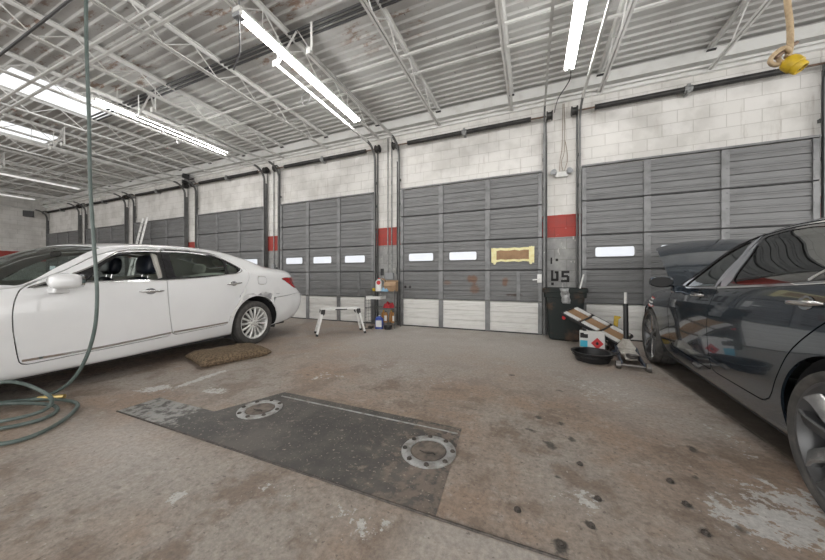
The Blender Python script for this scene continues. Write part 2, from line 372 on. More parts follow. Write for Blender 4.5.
def make_door(idx, cx, label, full=True):
    d = empty('door_%d' % idx, (cx, WY - .075, 0), label=label, cat='garage door', kind='structure')
    for i in range(5):
        o = section_mesh(DW).build('panel_section', M['door_white'] if i == 0 else M['door_stained'] if (i == 1 and idx == 3) else M['door_grey'], d, loc=(0, 0, i * SH))
    g = MB()
    for i in range(1, 5): g.box(-DW / 2, DW / 2, -.012, .0, i * SH + .012, i * SH + .022)
    g.build('section_rail', M['conduit'], d)
    for j, fx in enumerate((-.5, -.175, .158, .5)):
        s = MB(); x = fx * DW; wd = .048 if 0 < j < 3 else .036; x = max(-DW / 2 + wd, min(DW / 2 - wd, x))
        for i in range(5):
            s.box(x - wd, x + wd, -.026, 0, i * SH + .012, (i + 1) * SH - .008)
            for zz in (.06, SH / 2, SH - .07): s.lathe([(.0, .006), (.010, .005), (.012, 0)], 8, Matrix.Translation((x + .02 * (1 if j < 3 else -1), -.026, i * SH + zz)) @ Matrix.Rotation(R(90), 4, 'X'))
        s.build('stile', M['stile'], d, bevel=.003)
    s = MB(); s.box(.345 * DW, .345 * DW + .07, -.024, 0, SH + .03, 2 * SH - .02); s.build('short_stile', M['stile'], d, bevel=.003)
    t = MB(); t.box(-DW / 2, DW / 2, -.045, .02, DH - .002, DH + .028); t.build('top_rail', M['stile'], d, bevel=.003)
    b = MB(); b.box(-DW / 2, DW / 2, -.02, .04, -.002, .022); b.build('bottom_seal', M['black'], d, bevel=.004)
    for j, fx in enumerate((-.325, -.008, .325)):
        x = fx * DW; w, h = .295, .092
        x -= .02
        poly = []
        for cxx, cz, a in ((w - .04, h - .04, 0), (-w + .04, h - .04, 90), (-w + .04, -h + .04, 180), (w - .04, -h + .04, 270)):
            poly += [(cxx + .04 * math.cos(R(a + k * 22.5)), cz + .04 * math.sin(R(a + k * 22.5))) for k in range(5)]
        p = MB().prism(poly, lambda q, r, e, x=x: (x + q, e, 2.5 * SH + r), -.010, .012)
        o = p.build('window_pane', M['pane'], d)
        f = MB().tube([(x + a, -.010, 2.5 * SH + c) for a, c in poly], .010, 6, True); f.build('window_gasket', M['door_grey'], o)
    return d
doorlabels = ['garage door right of the dark sedan at the frame edge', 'garage door directly behind the dark sedan with open hood', 'central garage door with one window papered over by yellow tape', 'garage door behind the folding work platform',
              'garage door behind the rear window of the white sedan', 'far garage door right of the leaning ladder', 'far garage door left of the leaning ladder', 'farthest garage door beside the left wall']
doorshort = ['frame-edge door', 'door behind the dark sedan', 'central taped-window door', 'door behind the work platform', 'door behind the white sedan', 'door right of the ladder', 'door left of the ladder', 'farthest door by the left wall']
doors = [make_door(i + 1, x, doorlabels[i]) for i, x in enumerate(DX)]

# taped-over window of the central door
def taped():
    cx = -.345; cz = 1.535; y = WY - .075 - .032
    t = empty('window_patch', (cx, y, cz), label='brown paper patch held by yellow masking tape over a door window', cat='patch')
    MB().box(-.33, .33, -.004, .002, -.10, .105).build('paper', M['kraft'], t)
    m = MB()
    def strip(x0, x1, z0, z1, y, n=9):
        vs = []
        for i in range(n + 1):
            f = i / n; x = x0 + (x1 - x0) * f; j = .010 * math.sin(i * 2.4 + x0 * 9)
            vs += [(x, y, z0 + j), (x, y, z1 + j * .6)]
        m.add(vs, [(2 * i, 2 * i + 2, 2 * i + 3, 2 * i + 1) for i in range(n)])
    strip(-.40, .39, .085, .135, -.006); strip(-.37, .36, -.135, -.092, -.006); strip(-.40, -.30, -.15, .14, -.008, 4); strip(.30, .395, -.16, .15, -.008, 4); strip(-.36, -.31, -.185, -.10, -.009, 2); strip(.31, .36, -.185, -.11, -.009, 2)
    m.build('tape', M['tape'], t, recalc=False)
taped()

# tracks and springs
def make_track(x, side, label, ext=3.05):
    """vertical and overhead rail of one door edge; side=+1 means rail lies right of the door"""
    t = empty('door_track', (x, WY - .10, 0), label=label, cat='door track', group='overhead door tracks')
    zh = 4.16; r = .34; L = 2.9
    path = [(0, 0, 0), (0, 0, zh - r)] + [(0, -r + r * math.cos(R(a)), zh - r + r * math.sin(R(a))) for a in range(10, 91, 10)] + [(0, -L, zh)]
    # channel profile swept
    cs = [(-.016, -.024), (.016, -.024), (.016, -.019), (-.011, -.019), (-.011, .019), (.016, .019), (.016, .024), (-.016, .024)]
    if side > 0: cs = [(-a, b) for a, b in cs][::-1]
    m = MB(); vs = []; P = [Vector(p) for p in path]
    for i, p in enumerate(P):
        a = P[max(i - 1, 0)]; b = P[min(i + 1, len(P) - 1)]; T = (b - a).normalized(); N = Vector((1, 0, 0)); Bn = T.cross(N)
        vs += [p + N * c + Bn * d for c, d in cs]
    n = len(cs); fs = [(i * n + k, i * n + (k + 1) % n, (i + 1) * n + (k + 1) % n, (i + 1) * n + k) for i in range(len(P) - 1) for k in range(n)]
    q = len(P) - 2
    MB().add(vs[:(q + 1) * n], fs[:q * n]).build('jamb_rail', M['track'], t); MB().add(vs[q * n:], [tuple(i - q * n for i in f) for f in fs[q * n:]]).build('overhead_rail', M['rail'], t)
    a = MB()    # perforated mounting angle down the jamb, up to the top
    a.box(-.016 + side * .034, .016 + side * .034, .066, .072, 0, 4.05); a.box(side * .050 - .003, side * .050 + .003, .0, .07, 0, 3.75)
    a.build('jamb_angle', M['jamb'], t)
    for z in (.35, .95, 1.55, 2.15, 2.75, 3.3):
        k = MB(); k.box(-.025, .025, .024, .068, z, z + .05); k.lathe([(.0, .01), (.012, .008), (.014, 0)], 8, Matrix.Translation((side * .03, .064, z + .025)) @ Matrix.Rotation(R(90), 4, 'X')); k.build('bracket', M['jamb'], t)
    h = MB(); h.bar((0, -L + .06, zh), (0, -L + .06, 4.60), .035, .004); h.bar((.0, -L + .06, zh + .02), (side * .3, -L + .12, 4.62), .03, .004); h.box(-.03, .03, -L - .005, -L + .01, zh - .04, zh + .04)
    h.build('hanger', M['steelwhite'], t)
    return t
def make_spring(i, cx):
    t = empty('torsion_spring_shaft', (cx, WY - .13, 4.10), label='torsion spring shaft above the ' + doorshort[i], cat='door spring', group='torsion spring shafts')
    MB().tube([(-1.62, 0, 0), (1.62, 0, 0)], .0155, 10).build('shaft', M['rustbar'], t, smooth=40)
    for a, b in ((-1.28, -.05), (.05, 1.28)):
        pts = []; rr = []; n = int((b - a) / .011)
        for k in range(n + 1): pts.append((a + (b - a) * k / n, 0, 0)); rr.append(.047 if k % 2 else .040)
        MB().tube(pts, rr, 10).build('spring', M['spring'], t, smooth=80)
    c = MB(); c.box(-.02, .02, -.05, .11, -.07, .07); c.tube([(-.05, 0, 0), (.05, 0, 0)], .055, 12); c.build('centre_bearing', M['galv'], t, bevel=.003)
    for s in (-1, 1):
        Mx = Matrix.Translation((s * 1.60, 0, 0)) @ Matrix.Rotation(R(90), 4, 'Y')
        d = MB().lathe([(.02, -.05), (.085, -.05), (.085, -.035), (.065, -.03), (.065, .03), (.085, .035), (.085, .05), (.02, .05)], 20, Mx, closed=True); d.build('cable_drum', M['spring'], t, smooth=40)
        b = MB(); b.box(s * 1.545 - .004, s * 1.545 + .004, -.06, .11, -.07, .05); b.build('end_bearing', M['galv'], t)
for i, x in enumerate(DX):
    make_track(x - DW / 2 - .035, -1, 'left track of the ' + doorshort[i]); make_track(x + DW / 2 + .035, 1, 'right track of the ' + doorshort[i])
    make_spring(i, x)

# ------------------------------------------------------------------ roof joists
def make_joist(x, label, group='open-web roof joists'):
    t = empty('roof_joist', (x, 0, 0), label=label, cat='roof joist', group=group)
    y0, y1 = -5.9, WY - .04; zt, zb = CZ - .03, 4.37
    c = MB()
    for s in (-1, 1): c.box(s * .008 if s > 0 else -.046, .046 if s > 0 else -.008, y0, y1, zt - .006 + .025, zt + .028); c.box(s * .008 - .002, s * .008 + .002, y0, y1, zt - .03, zt + .025)
    c.build('top_chord', M['steelwhite'], t)
    b = MB()
    for s in (-1, 1): b.box(.008 if s > 0 else -.040, .040 if s > 0 else -.008, y0, y1 + .02, zb, zb + .005); b.box(s * .008 - .002, s * .008 + .002, y0, y1 + .02, zb, zb + .036)
    b.build('bottom_chord', M['steelwhite'], t)
    pts = []; y = y1 - .55; up = False; pts.append((0, y1 - .12, zt - .01))
    while y > y0: pts.append((0, y, zb + .02 if not up else zt - .01)); up = not up; y -= .38
    MB().tube(pts, .0095, 6).build('web', M['steelwhite'], t)
    s = MB(); s.box(-.055, .055, y1 - .10, y1 + .0, zt - .045, zt - .03); s.build('bearing_seat', M['black'], t)
    return t
NJ = 18
jl = []
for k in range(NJ):
    x = 4.097 - 1.487 * k
    if x < XL + .1: break
    if k == 0: l = 'roof joist at the far right, above the dark sedan'
    elif k == 1: l = 'roof joist ending at the wall above the middle of the door behind the dark sedan'
    elif k == 2: l = 'roof joist just right of the ceiling lamp at centre right'
    elif k == 3: l = 'roof joist above the right half of the central taped-window door'
    elif k == 4: l = 'roof joist above the left half of the central taped-window door'
    else: l = 'roof joist, number %s from the left-hand tracks of the central door going left' % ['one', 'two', 'three', 'four', 'five', 'six', 'seven', 'eight', 'nine', 'ten', 'eleven', 'twelve', 'thirteen'][k - 5]
    make_joist(x, l)
# bridging bars, roof conduits
def rod(name, pts, r, m, label, cat, group=None, seg=8):
    o = MB().tube(pts, r, seg).build(name, m, smooth=50); return tag(o, label, cat, group)
for y, z, l in ((4.28, 4.655, 'white bridging bar between joists, farther of two from the viewer'), (4.73, 4.655, 'white bridging bar between joists, closest to the door wall'), (2.24, 4.367, 'white bridging bar under the joists, farther of the near pair'), (2.08, 4.367, 'white bridging bar under the joists, nearest the viewer')):
    o = MB().bar((XL, y, z), (8, y, z), .032, .004).bar((XL, y - .014, z + .014), (8, y - .014, z + .014), .004, .03).build('bridging_bar', M['steelwhite']); tag(o, l, 'roof bracing', 'bridging bars')
for i, (y, l) in enumerate(((3.27, 'dark roof conduit, nearest the viewer of the three'), (3.34, 'dark roof conduit, middle of the three'), (3.41, 'dark roof conduit, farthest from the viewer of the three'))):
    rod('roof_conduit', [(-9.2, y, 4.685), (-.1, y, 4.685)], .017, M['conduit'], l, 'conduit', 'roof conduits')
rod('hanging_conduit', [(-8.2, 1.58, 4.22), (-4.1, 1.56, 4.22)], .016, M['conduit'], 'dark pipe crossing under the joists at upper left corner', 'pipe')
t = empty('junction_box', (-1.05, 3.3, 4.66), label='black junction box on the roof conduits left of centre', cat='electrical box')
MB().box(-.07, .07, -.09, .09, -.05, .045).build('box', M['black'], t, bevel=.006)
rod('roof_conduit', smoothpts([(-1.05, 3.2, 4.66), (-1.35, 3.0, 4.655), (-1.55, 2.6, 4.66), (-1.6, 2.2, 4.66)], 6), .012, M['conduit'], 'bent conduit leaving the black junction box', 'conduit', 'roof conduits')

# ------------------------------------------------------------------ fluorescent lamps
def make_lamp(x, y1, z, tm, label, L=2.5):
    t = empty('fluorescent_lamp', (x, y1 - L / 2, z), label=label, cat='ceiling lamp', group='fluorescent strip lamps')
    h = MB(); pr = [(-.07, .022), (-.05, .075), (.05, .075), (.07, .022), (.03, .018), (-.03, .018)]
    h.prism(pr, lambda a, b, e: (a, e, b), -L / 2, L / 2); h.build('housing', M['steelwhite'], t, smooth=20)
    for s in (-1, 1):
        o = MB().tube([(s * .045, -L / 2 + .03, .004), (s * .045, L / 2 - .03, .004)], .019, 12).build('tube', tm, t, smooth=60)
        for q in (-1, 1): MB().box(s * .045 - .02, s * .045 + .02, q * (L / 2 - .03) - .012, q * (L / 2 - .03) + .012, -.02, .03).build('lamp_holder', M['steelwhite'], t)
    g = MB()
    for q in (-1, 1): g.tube([(0, q * L * .36, .07), (0, q * L * .36, 4.66 - z)], .006, 6)
    g.build('hanger', M['steelwhite'], t)
    return t
lampz = 4.26
make_lamp(.53, 5.02, lampz, M['tube'], 'bright strip lamp above the bin, at upper centre right')
make_lamp(-3.27, 5.05, lampz, M['tube'], 'bright strip lamp above the work platform, at upper left of centre', 2.64)
make_lamp(-7.24, 5.10, lampz, M['tube'], 'bright strip lamp above the white sedan, beside the large skylight')
make_lamp(-10.97, 5.08, lampz, M['tubeoff'], 'dim strip lamp next left of the lamp beside the large skylight')
make_lamp(-15.0, 5.12, lampz, M['tubeweak'], 'dim strip lamp second from the far left wall')
make_lamp(-18.7, 5.12, lampz, M['tubeweak'], 'dim strip lamp nearest the far left wall')

t = empty('lamp_junction_box', (-3.3, 2.47, 4.30), label='grey square junction box with a dangling cord at the lamp end', cat='electrical box')
MB().box(-.06, .06, -.05, .05, -.06, .06).build('box', M['boxgrey'], t, bevel=.01)
MB().tube([(0, 0, .05), (0, 0, .38)], .012, 8).build('conduit', M['boxgrey'], t)
MB().tube(smoothpts([(0, 0, -.05), (.01, 0, -.3), (0, .01, -.45), (-.03, 0, -.55), (-.10, 0, -.66)], 5), .009, 8).build('cord', M['conduit'], t, smooth=60)
for p, l in (((-3.42, 3.75, 4.035), 'coiled wire loop hanging by the left track of the central door'), ((-7.24, 4.0, 4.155), 'coiled wire loop on the lamp above the white sedan')):
    o = MB().tube([(.10 * math.cos(a) + .01 * math.sin(3 * a), .01 * math.sin(2 * a), .10 * math.sin(a) ) for a in [i * PI / 10 for i in range(20)]], .007, 6, True).build('wire_loop', M['galv'], loc=p, smooth=60); tag(o, l, 'wire loop', 'wire loops')

# ------------------------------------------------------------------ pillar fittings
def emergency_light():
    t = empty('emergency_light', (.515, WY - .035, 3.03), label='white twin-head emergency light with loose wires on the pillar', cat='emergency light')
    MB().box(-.11, .11, -.03, .033, -.07, .03).build('housing', M['rail'], t, bevel=.01)
    for s in (-1, 1):
        Mx = Matrix.Translation((s * .125, -.055, .015)) @ Matrix.Rotation(R(75), 4, 'X') @ Matrix.Rotation(R(s * 25), 4, 'Y')
        MB().lathe([(.0, -.05), (.03, -.05), (.055, .02), (.055, .03), (.0, .025)], 16, Mx).build('lamp_head', M['boxgrey'], t, smooth=40)
    for j, pts in enumerate(([(-.03, 0, .04), (-.02, -.02, .25), (.01, -.01, .45), (.02, .0, .8), (.03, .01, 1.3)], [(.03, 0, .04), (.0, -.03, .2), (.05, -.01, .4), (.06, 0, .85), (.05, .01, 1.3)], [(.05, 0, .04), (.10, -.03, .22), (.09, -.02, .42), (.06, -.01, .6)])):
        MB().tube(smoothpts(pts, 5), .006, 6).build('wire', M['wire'], t, smooth=60)
emergency_light()
def px_wall(u, v, y=WY):
    t = (u - 412.5) / 290.; c = .9252 + t * .3795; k = y / c; return k * (-.3795 + t * .9252), 1.078 - (v - 278) * k / 290
def pillar_conduit(x, l, z0=1.25, z1=4.5, boxes=()):
    t = empty('pillar_conduit', (x, WY - .02, 0), label=l, cat='conduit', group='pillar conduits')
    MB().tube([(0, 0, z0), (0, 0, z1)], .013, 8).build('pipe', M['galv'], t, smooth=50)
    b = MB(); b.box(-.05, .05, -.04, .018, z0 - .14, z0 + .02); b.build('switch_box', M['boxgrey'], t, bevel=.006)
pillar_conduit(-3.02, 'conduit with switch box on the pillar behind the shelf rack', 1.18)
pillar_conduit(-3.12, 'second conduit on the pillar behind the shelf rack', 1.18)
pillar_conduit(-6.72, 'conduit on the pillar behind the white sedan trunk', 1.45)
for x, z, l in ((-3.27, 1.22, 'left small black box on the pillar behind the shelf rack'), (-2.86, 1.24, 'right small black box on the pillar behind the shelf rack'), (-6.60, 1.30, 'small black box on the pillar behind the white sedan')):
    o = MB().box(-.035, .035, -.03, 0, -.08, .08).build('wall_box', M['black'], bevel=.006, loc=(x, WY, z)); tag(o, l, 'electrical box', 'black pillar boxes')
rod('wall_cable', smoothpts([(.53, 5.0, 4.4), (.60, 5.5, 4.42), (.45, 5.9, 4.35), (.40, WY - .02, 4.2)], 6), .008, M['conduit'], 'black cable drooping from the lamp towards the pillar emergency light', 'cable')
def speaker(p, rz, l):
    t = empty('wall_speaker', p, (0, 0, rz), label=l, cat='speaker', group='black wall speakers')
    MB().prism([(-.12, .0), (.12, .0), (.16, -.18), (-.16, -.18)], lambda a, b, e: (a, b, e), -.13, .13).build('cabinet', M['black'], t, bevel=.01)
    MB().bar((0, 0, .0), (0, .12, .05), .03, .03).build('bracket', M['conduit'], t)
speaker((-10.3, WY - .13, 4.28), R(-25), 'black wall speaker above the pillar behind the white sedan')
speaker((-20.9, 5.55, 3.95), R(60), 'black wall speaker high in the far left corner')
# lock on the central door
t = empty('door_latch', (.14, WY - .115, 1.06), label='white latch plate on the right edge of the central door', cat='latch')
MB().box(-.04, .04, -.01, .01, -.07, .09).build('plate', M['steelwhite'], t, bevel=.004); MB().bar((-.12, -.02, -.02), (.02, -.02, .0), .02, .02).build('handle', M['alu'], t)
# ladder
def ladder():
    t = empty('aluminium_ladder', (-12.45, 5.72, 0), (0, R(3), R(-14)), label='aluminium ladder leaning at the far doors behind the white sedan roof', cat='ladder')
    a = MB
    for s in (-.27, .27):
        MB().bar((s, -.5, .0), (s, .05, 3.15), .05, .09, up=(1, 0, 0)).build('rail', M['alu'], t, bevel=.004)
    for i in range(10):
        z = .25 + i * .3; y = -.5 + .55 * z / 3.15; MB().tube([(-.27, y, z), (.27, y, z)], .024, 8).build('rung', M['alu'], t, smooth=50)
    for s in (-.27, .27): MB().box(s - .03, s + .03, -.54, -.46, -.0, .05).build('foot', M['black'], t, bevel=.005)
ladder()
# ------------------------------------------------------------------ cars: lofted body shells cut into panels
def crom(P, n):
    """P: (k, ..., d) control rows -> resampled rows and their float station index"""
    k = len(P); out = []; idx = []
    for i in range(k - 1):
        a = P[max(i - 1, 0)]; b = P[i]; c = P[i + 1]; d = P[min(i + 2, k - 1)]
        m = n[i] if hasattr(n, '__len__') else n
        # limited tangents keep creases at doubled stations from overshooting
        lb = np.linalg.norm(b - a, axis=-1, keepdims=True) + 1e-9; lc = np.linalg.norm(c - b, axis=-1, keepdims=True) + 1e-9; ld = np.linalg.norm(d - c, axis=-1, keepdims=True) + 1e-9
        t1 = ((b - a) / lb * lc + (c - b) / lc * lb) / (lb + lc) * lc if i > 0 else (c - b)
        t2 = ((c - b) / lc * ld + (d - c) / ld * lc) / (lc + ld) * lc if i < k - 2 else (c - b)
        for j in range(m):
            t = j / m; t_2 = t * t; t_3 = t_2 * t
            out.append((2 * t_3 - 3 * t_2 + 1) * b + (t_3 - 2 * t_2 + t) * t1 + (3 * t_2 - 2 * t_3) * c + (t_3 - t_2) * t2); idx.append(i + t)
    out.append(P[-1]); idx.append(k - 1.)
    return np.array(out), np.array(idx)
def sdf(poly, X, Z):
    poly = np.asarray(poly, float); d = np.full(X.shape, 1e9); ins = np.zeros(X.shape, bool); n = len(poly)
    for i in range(n):
        ax, az = poly[i]; bx, bz = poly[(i + 1) % n]; ex, ez = bx - ax, bz - az; L = ex * ex + ez * ez + 1e-12
        t = np.clip(((X - ax) * ex + (Z - az) * ez) / L, 0, 1); d = np.minimum(d, (X - ax - t * ex) ** 2 + (Z - az - t * ez) ** 2)
        c = (az > Z) != (bz > Z)
        ins ^= c & (X < ex * (Z - az) / (ez if abs(ez) > 1e-12 else 1e-12) + ax)
    d = np.sqrt(d); return np.where(ins, -d, d)
def rpoly(pts, r=.03, n=5):
    out = []; P = [Vector((a[0], a[1])) for a in pts]; k = len(P)
    for i in range(k):
        a, b, c = P[i - 1], P[i], P[(i + 1) % k]; rr = pts[i][2] if len(pts[i]) > 2 else r
        p = b + (a - b).normalized() * min(rr, (a - b).length * .45); q = b + (c - b).normalized() * min(rr, (c - b).length * .45)
        for j in range(n + 1):
            t = j / n; out.append(tuple(p * (1 - t) ** 2 + b * 2 * t * (1 - t) + q * t * t))
    return out
class Sh:
    """open shell: points P, faces F, attributes A (station u, line v)"""
    def __init__(s, P, F, A): s.P, s.F, s.A = P, F, A
    def f(s, fn): return fn(s.P[:, 0], s.P[:, 1], s.P[:, 2], s.A[:, 0], s.A[:, 1])
    def clip(s, f):
        P = [p for p in s.P]; A = [a for a in s.A]; F = []; cache = {}; fl = f.tolist()
        for face in s.F:
            v = [fl[i] for i in face]
            if max(v) <= 0: F.append(face); continue
            if min(v) > 0: continue
            out = []; n = len(face)
            for k in range(n):
                i, j = face[k], face[(k + 1) % n]; a, b = fl[i], fl[j]
                if a <= 0: out.append(i)
                if (a <= 0) != (b <= 0):
                    key = (min(i, j), max(i, j))
                    if key not in cache:
                        t = a / (a - b); cache[key] = len(P); P.append(s.P[i] * (1 - t) + s.P[j] * t); A.append(s.A[i] * (1 - t) + s.A[j] * t)
                    out.append(cache[key])
            if len(out) > 2: F.append(tuple(out))
        P = np.array(P); A = np.array(A)
        used = sorted({i for q in F for i in q}); mp = {a: b for b, a in enumerate(used)}
        if not used: return Sh(np.zeros((0, 3)), [], np.zeros((0, 5)))
        return Sh(P[used], [tuple(mp[i] for i in q) for q in F], A[used])
    def split(s, fn, gap=.005):
        f = s.f(fn) if callable(fn) else fn
        return s.clip(f + gap / 2), s.clip(-f + gap / 2)
    def push(s, d):
        """move inwards along vertex normals"""
        return Sh(s.P - s.A[:, 2:5] * d, s.F, s.A)
    def normals(s):
        N = np.zeros_like(s.P)
        for q in s.F:
            p = s.P[list(q)]; n = np.zeros(3)
            for i in range(1, len(q) - 1): n += np.cross(p[i] - p[0], p[i + 1] - p[0])
            for i in q: N[i] += n
        return N / (np.linalg.norm(N, axis=1, keepdims=True) + 1e-12)
def shell_obj(name, sh, mats, parent, th=.010, side=1, both=False, sharp=50, inner=1):
    """panel with real thickness and the smooth normals of the uncut surface"""
    if not len(sh.P): return None
    N = sh.A[:, 2:5].copy(); c = np.abs(sh.P[:, 1]) < .002; N[c, 1] = 0; N /= np.linalg.norm(N, axis=1, keepdims=True) + 1e-12
    F = []
    for q in sh.F:
        r = [k for i, k in enumerate(q) if np.abs(sh.P[k] - sh.P[q[i - 1]]).max() > 1e-6]
        if len(r) > 2: F.append(tuple(r))
    n = len(sh.P); V = sh.P.tolist(); faces = list(F); ln = [N[k] for q in F for k in q]; mi = [0] * len(F)
    if th:
        V += (sh.P - N * th).tolist(); edges = {}
        for q in F:
            for a, b in zip(q, q[1:] + q[:1]): edges[(a, b)] = 1
            r = tuple(k + n for k in q[::-1]); faces.append(r); ln += [-N[k - n] for k in r]; mi.append(inner)
        for (a, b) in edges:
            if (b, a) in edges or (abs(V[a][1]) < .002 and abs(V[b][1]) < .002): continue
            r = (b, a, a + n, b + n); p = [np.array(V[k]) for k in r]; f = np.cross(p[2] - p[0], p[3] - p[1]); l = np.linalg.norm(f)
            if l < 1e-10: continue
            faces.append(r); ln += [f / l] * 4; mi.append(0)
    def flip(vs, fs, l):
        out = []; k = 0; ol = []
        for q in fs:
            seg = l[k:k + len(q)]; k += len(q); out.append(q[::-1]); ol += [np.array((a[0], -a[1], a[2])) for a in seg[::-1]]
        return [(a, -b, c_) for a, b, c_ in vs], out, ol
    if side < 0: V, faces, ln = flip(V, faces, ln)
    if both:
        v2, f2, l2 = flip(V, faces, ln); m = len(V); V = V + v2; faces = faces + [tuple(k + m for k in q) for q in f2]; ln = ln + l2; mi = mi * 2
    me = bpy.data.meshes.new(name); me.from_pydata(V, [], faces)
    mats = mats if isinstance(mats, (list, tuple)) else [mats]
    for m in mats: me.materials.append(m)
    if len(mats) > 1: me.polygons.foreach_set('material_index', mi)
    me.polygons.foreach_set('use_smooth', [True] * len(me.polygons))
    me.normals_split_custom_set([tuple(float(x) for x in l) for l in ln])
    o = bpy.data.objects.new(name, me); COL.objects.link(o); o.parent = parent
    return o
def section(C, Rl, B, W, D, L, S, bulge=.016):
    """one cross-section: roof centre C, rail R, belt B, shoulder W, mid D, lower L, sill S -> 11 points"""
    C, Rl, B, W, D, L, S = [np.array(p, float) for p in (C, Rl, B, W, D, L, S)]
    T1 = np.array((C[0] + (Rl[0] - C[0]) * .26, Rl[1] * .5, C[2] - (C[2] - Rl[2]) * .17)); T2 = np.array((C[0] + (Rl[0] - C[0]) * .70, Rl[1] * .84, C[2] - (C[2] - Rl[2]) * .56))
    G = (Rl + B) / 2; G = G + np.array((0, bulge, bulge * .4)); U = S + np.array((0, -min(.22, S[1] * .5), -.005))
    return np.array([C, T1, T2, Rl, G, B, W, D, L, S, U])
def grid(rows, nu=9, nv=(5, 5, 4, 5, 5, 4, 5, 6, 5, 3)):
    G = np.array(rows); G, U = crom(G, nu); G2, V = crom(np.swapaxes(G, 0, 1), nv); G = np.swapaxes(G2, 0, 1)
    G[:, :, 1] = np.maximum(G[:, :, 1], 0)
    a, b = G.shape[:2]; I = np.arange(a * b).reshape(a, b)
    F = [(I[i, j], I[i, j + 1], I[i + 1, j + 1], I[i + 1, j]) for i in range(a - 1) for j in range(b - 1)]
    F = [tuple(int(k) for k in q) for q in F]
    A = np.stack(np.broadcast_arrays(U[:, None], V[None, :]), -1).reshape(-1, 2).astype(float)
    sh = Sh(G.reshape(-1, 3), F, A)
    # outward orientation
    N = sh.normals(); c = np.array((sh.P[:, 0].mean(), 0, .6))
    if (N * (sh.P - c)).sum() < 0: sh.F = [q[::-1] for q in sh.F]; N = -N
    sh.A = np.concatenate([sh.A, N], 1)
    return sh
class Side:
    """lookup of body side half-width at (x, z)"""
    def __init__(s, sh): s.b = BVHTree.FromPolygons([tuple(p) for p in sh.P], sh.F)
    def y(s, x, z):
        h = s.b.ray_cast(Vector((x, 2, z)), Vector((0, -1, 0))); return h[0].y if h[0] else .9
    def n(s, x, z):
        h = s.b.ray_cast(Vector((x, 2, z)), Vector((0, -1, 0)))
        return (h[1] if h[1].y > 0 else -h[1]) if h[0] else Vector((0, 1, 0))

# materials
def carpaint(name, col, rough=.3, metal=0., coat=1., flake=0):
    m = mat(name, col, rough, metal, tuple(c * .93 for c in col), 1.5, .3, .8, coat=coat); return m
M['pearl'] = carpaint('pearl white car paint', (.78, .785, .79), .33)
M['gunmetal'] = carpaint('dark blue grey metallic car paint', (.031, .046, .066), .16, .55)
M['seam'] = mat('dark seam rubber', (.012, .012, .013), .6)
M['glossblack'] = mat('gloss black trim', (.012, .012, .014), .12, 0, coat=.6)
M['pillarsheen'] = mat('pillar trim with painted sheen', (.34, .355, .385), .25, .3)  # pillars are gloss black; their reflection is painted in as grey
M['liner'] = mat('beige grey headliner', (.62, .60, .55), .9)
M['darkliner'] = mat('dark car lining', (.03, .031, .033), .85)
M['leather'] = mat('navy leather', (.022, .028, .045), .38, 0, (.03, .035, .05), 10, bump=.1, bscale=90)
M['greyseat'] = mat('grey cloth seat', (.10, .105, .10), .85)
M['carglass'] = glassmat('clear green car glass', (.82, .92, .88), .95)
M['tintglass'] = glassmat('dark tinted car glass', (.30, .32, .33), .55)
M['wscreen'] = glassmat('windscreen glass', (.80, .90, .85), .92)
M['rimsilver'] = mat('silver alloy', (.76, .76, .74), .35, .45, (.66, .66, .64), 8)
M['rimdark'] = mat('dark grey alloy', (.11, .112, .115), .35, .5)
M['rimbright'] = mat('machined alloy', (.50, .50, .50), .25, .85, (.36, .36, .36), 9)
M['taillamp'] = mat('red tail lamp lens', (.42, .012, .014), .12, 0, (.30, .008, .01), 12, coat=1)
M['lampclear'] = mat('clear lamp lens', (.55, .55, .56), .1, .3, coat=1)
M['mirrorglass'] = mat('mirror glass', (.7, .72, .74), .03, 1.)
M['rotor'] = mat('brake steel', (.22, .21, .20), .4, .8)
M['dash'] = mat('grey dashboard', (.22, .225, .21), .8)  # lightened grey stands in for ceiling reflections in the windshield
M['whitelabel'] = mat('white label', (.70, .70, .68), .6)
M['dentshade'] = mat('scuffed dent shading grey', (.28, .28, .29), .6, 0, (.60, .60, .60), 9, .4, .6)  # grey for scuffs and for the painted-in shading of the dent
M['scuff'] = mat('white door edge foam', (.75, .75, .73), .5)

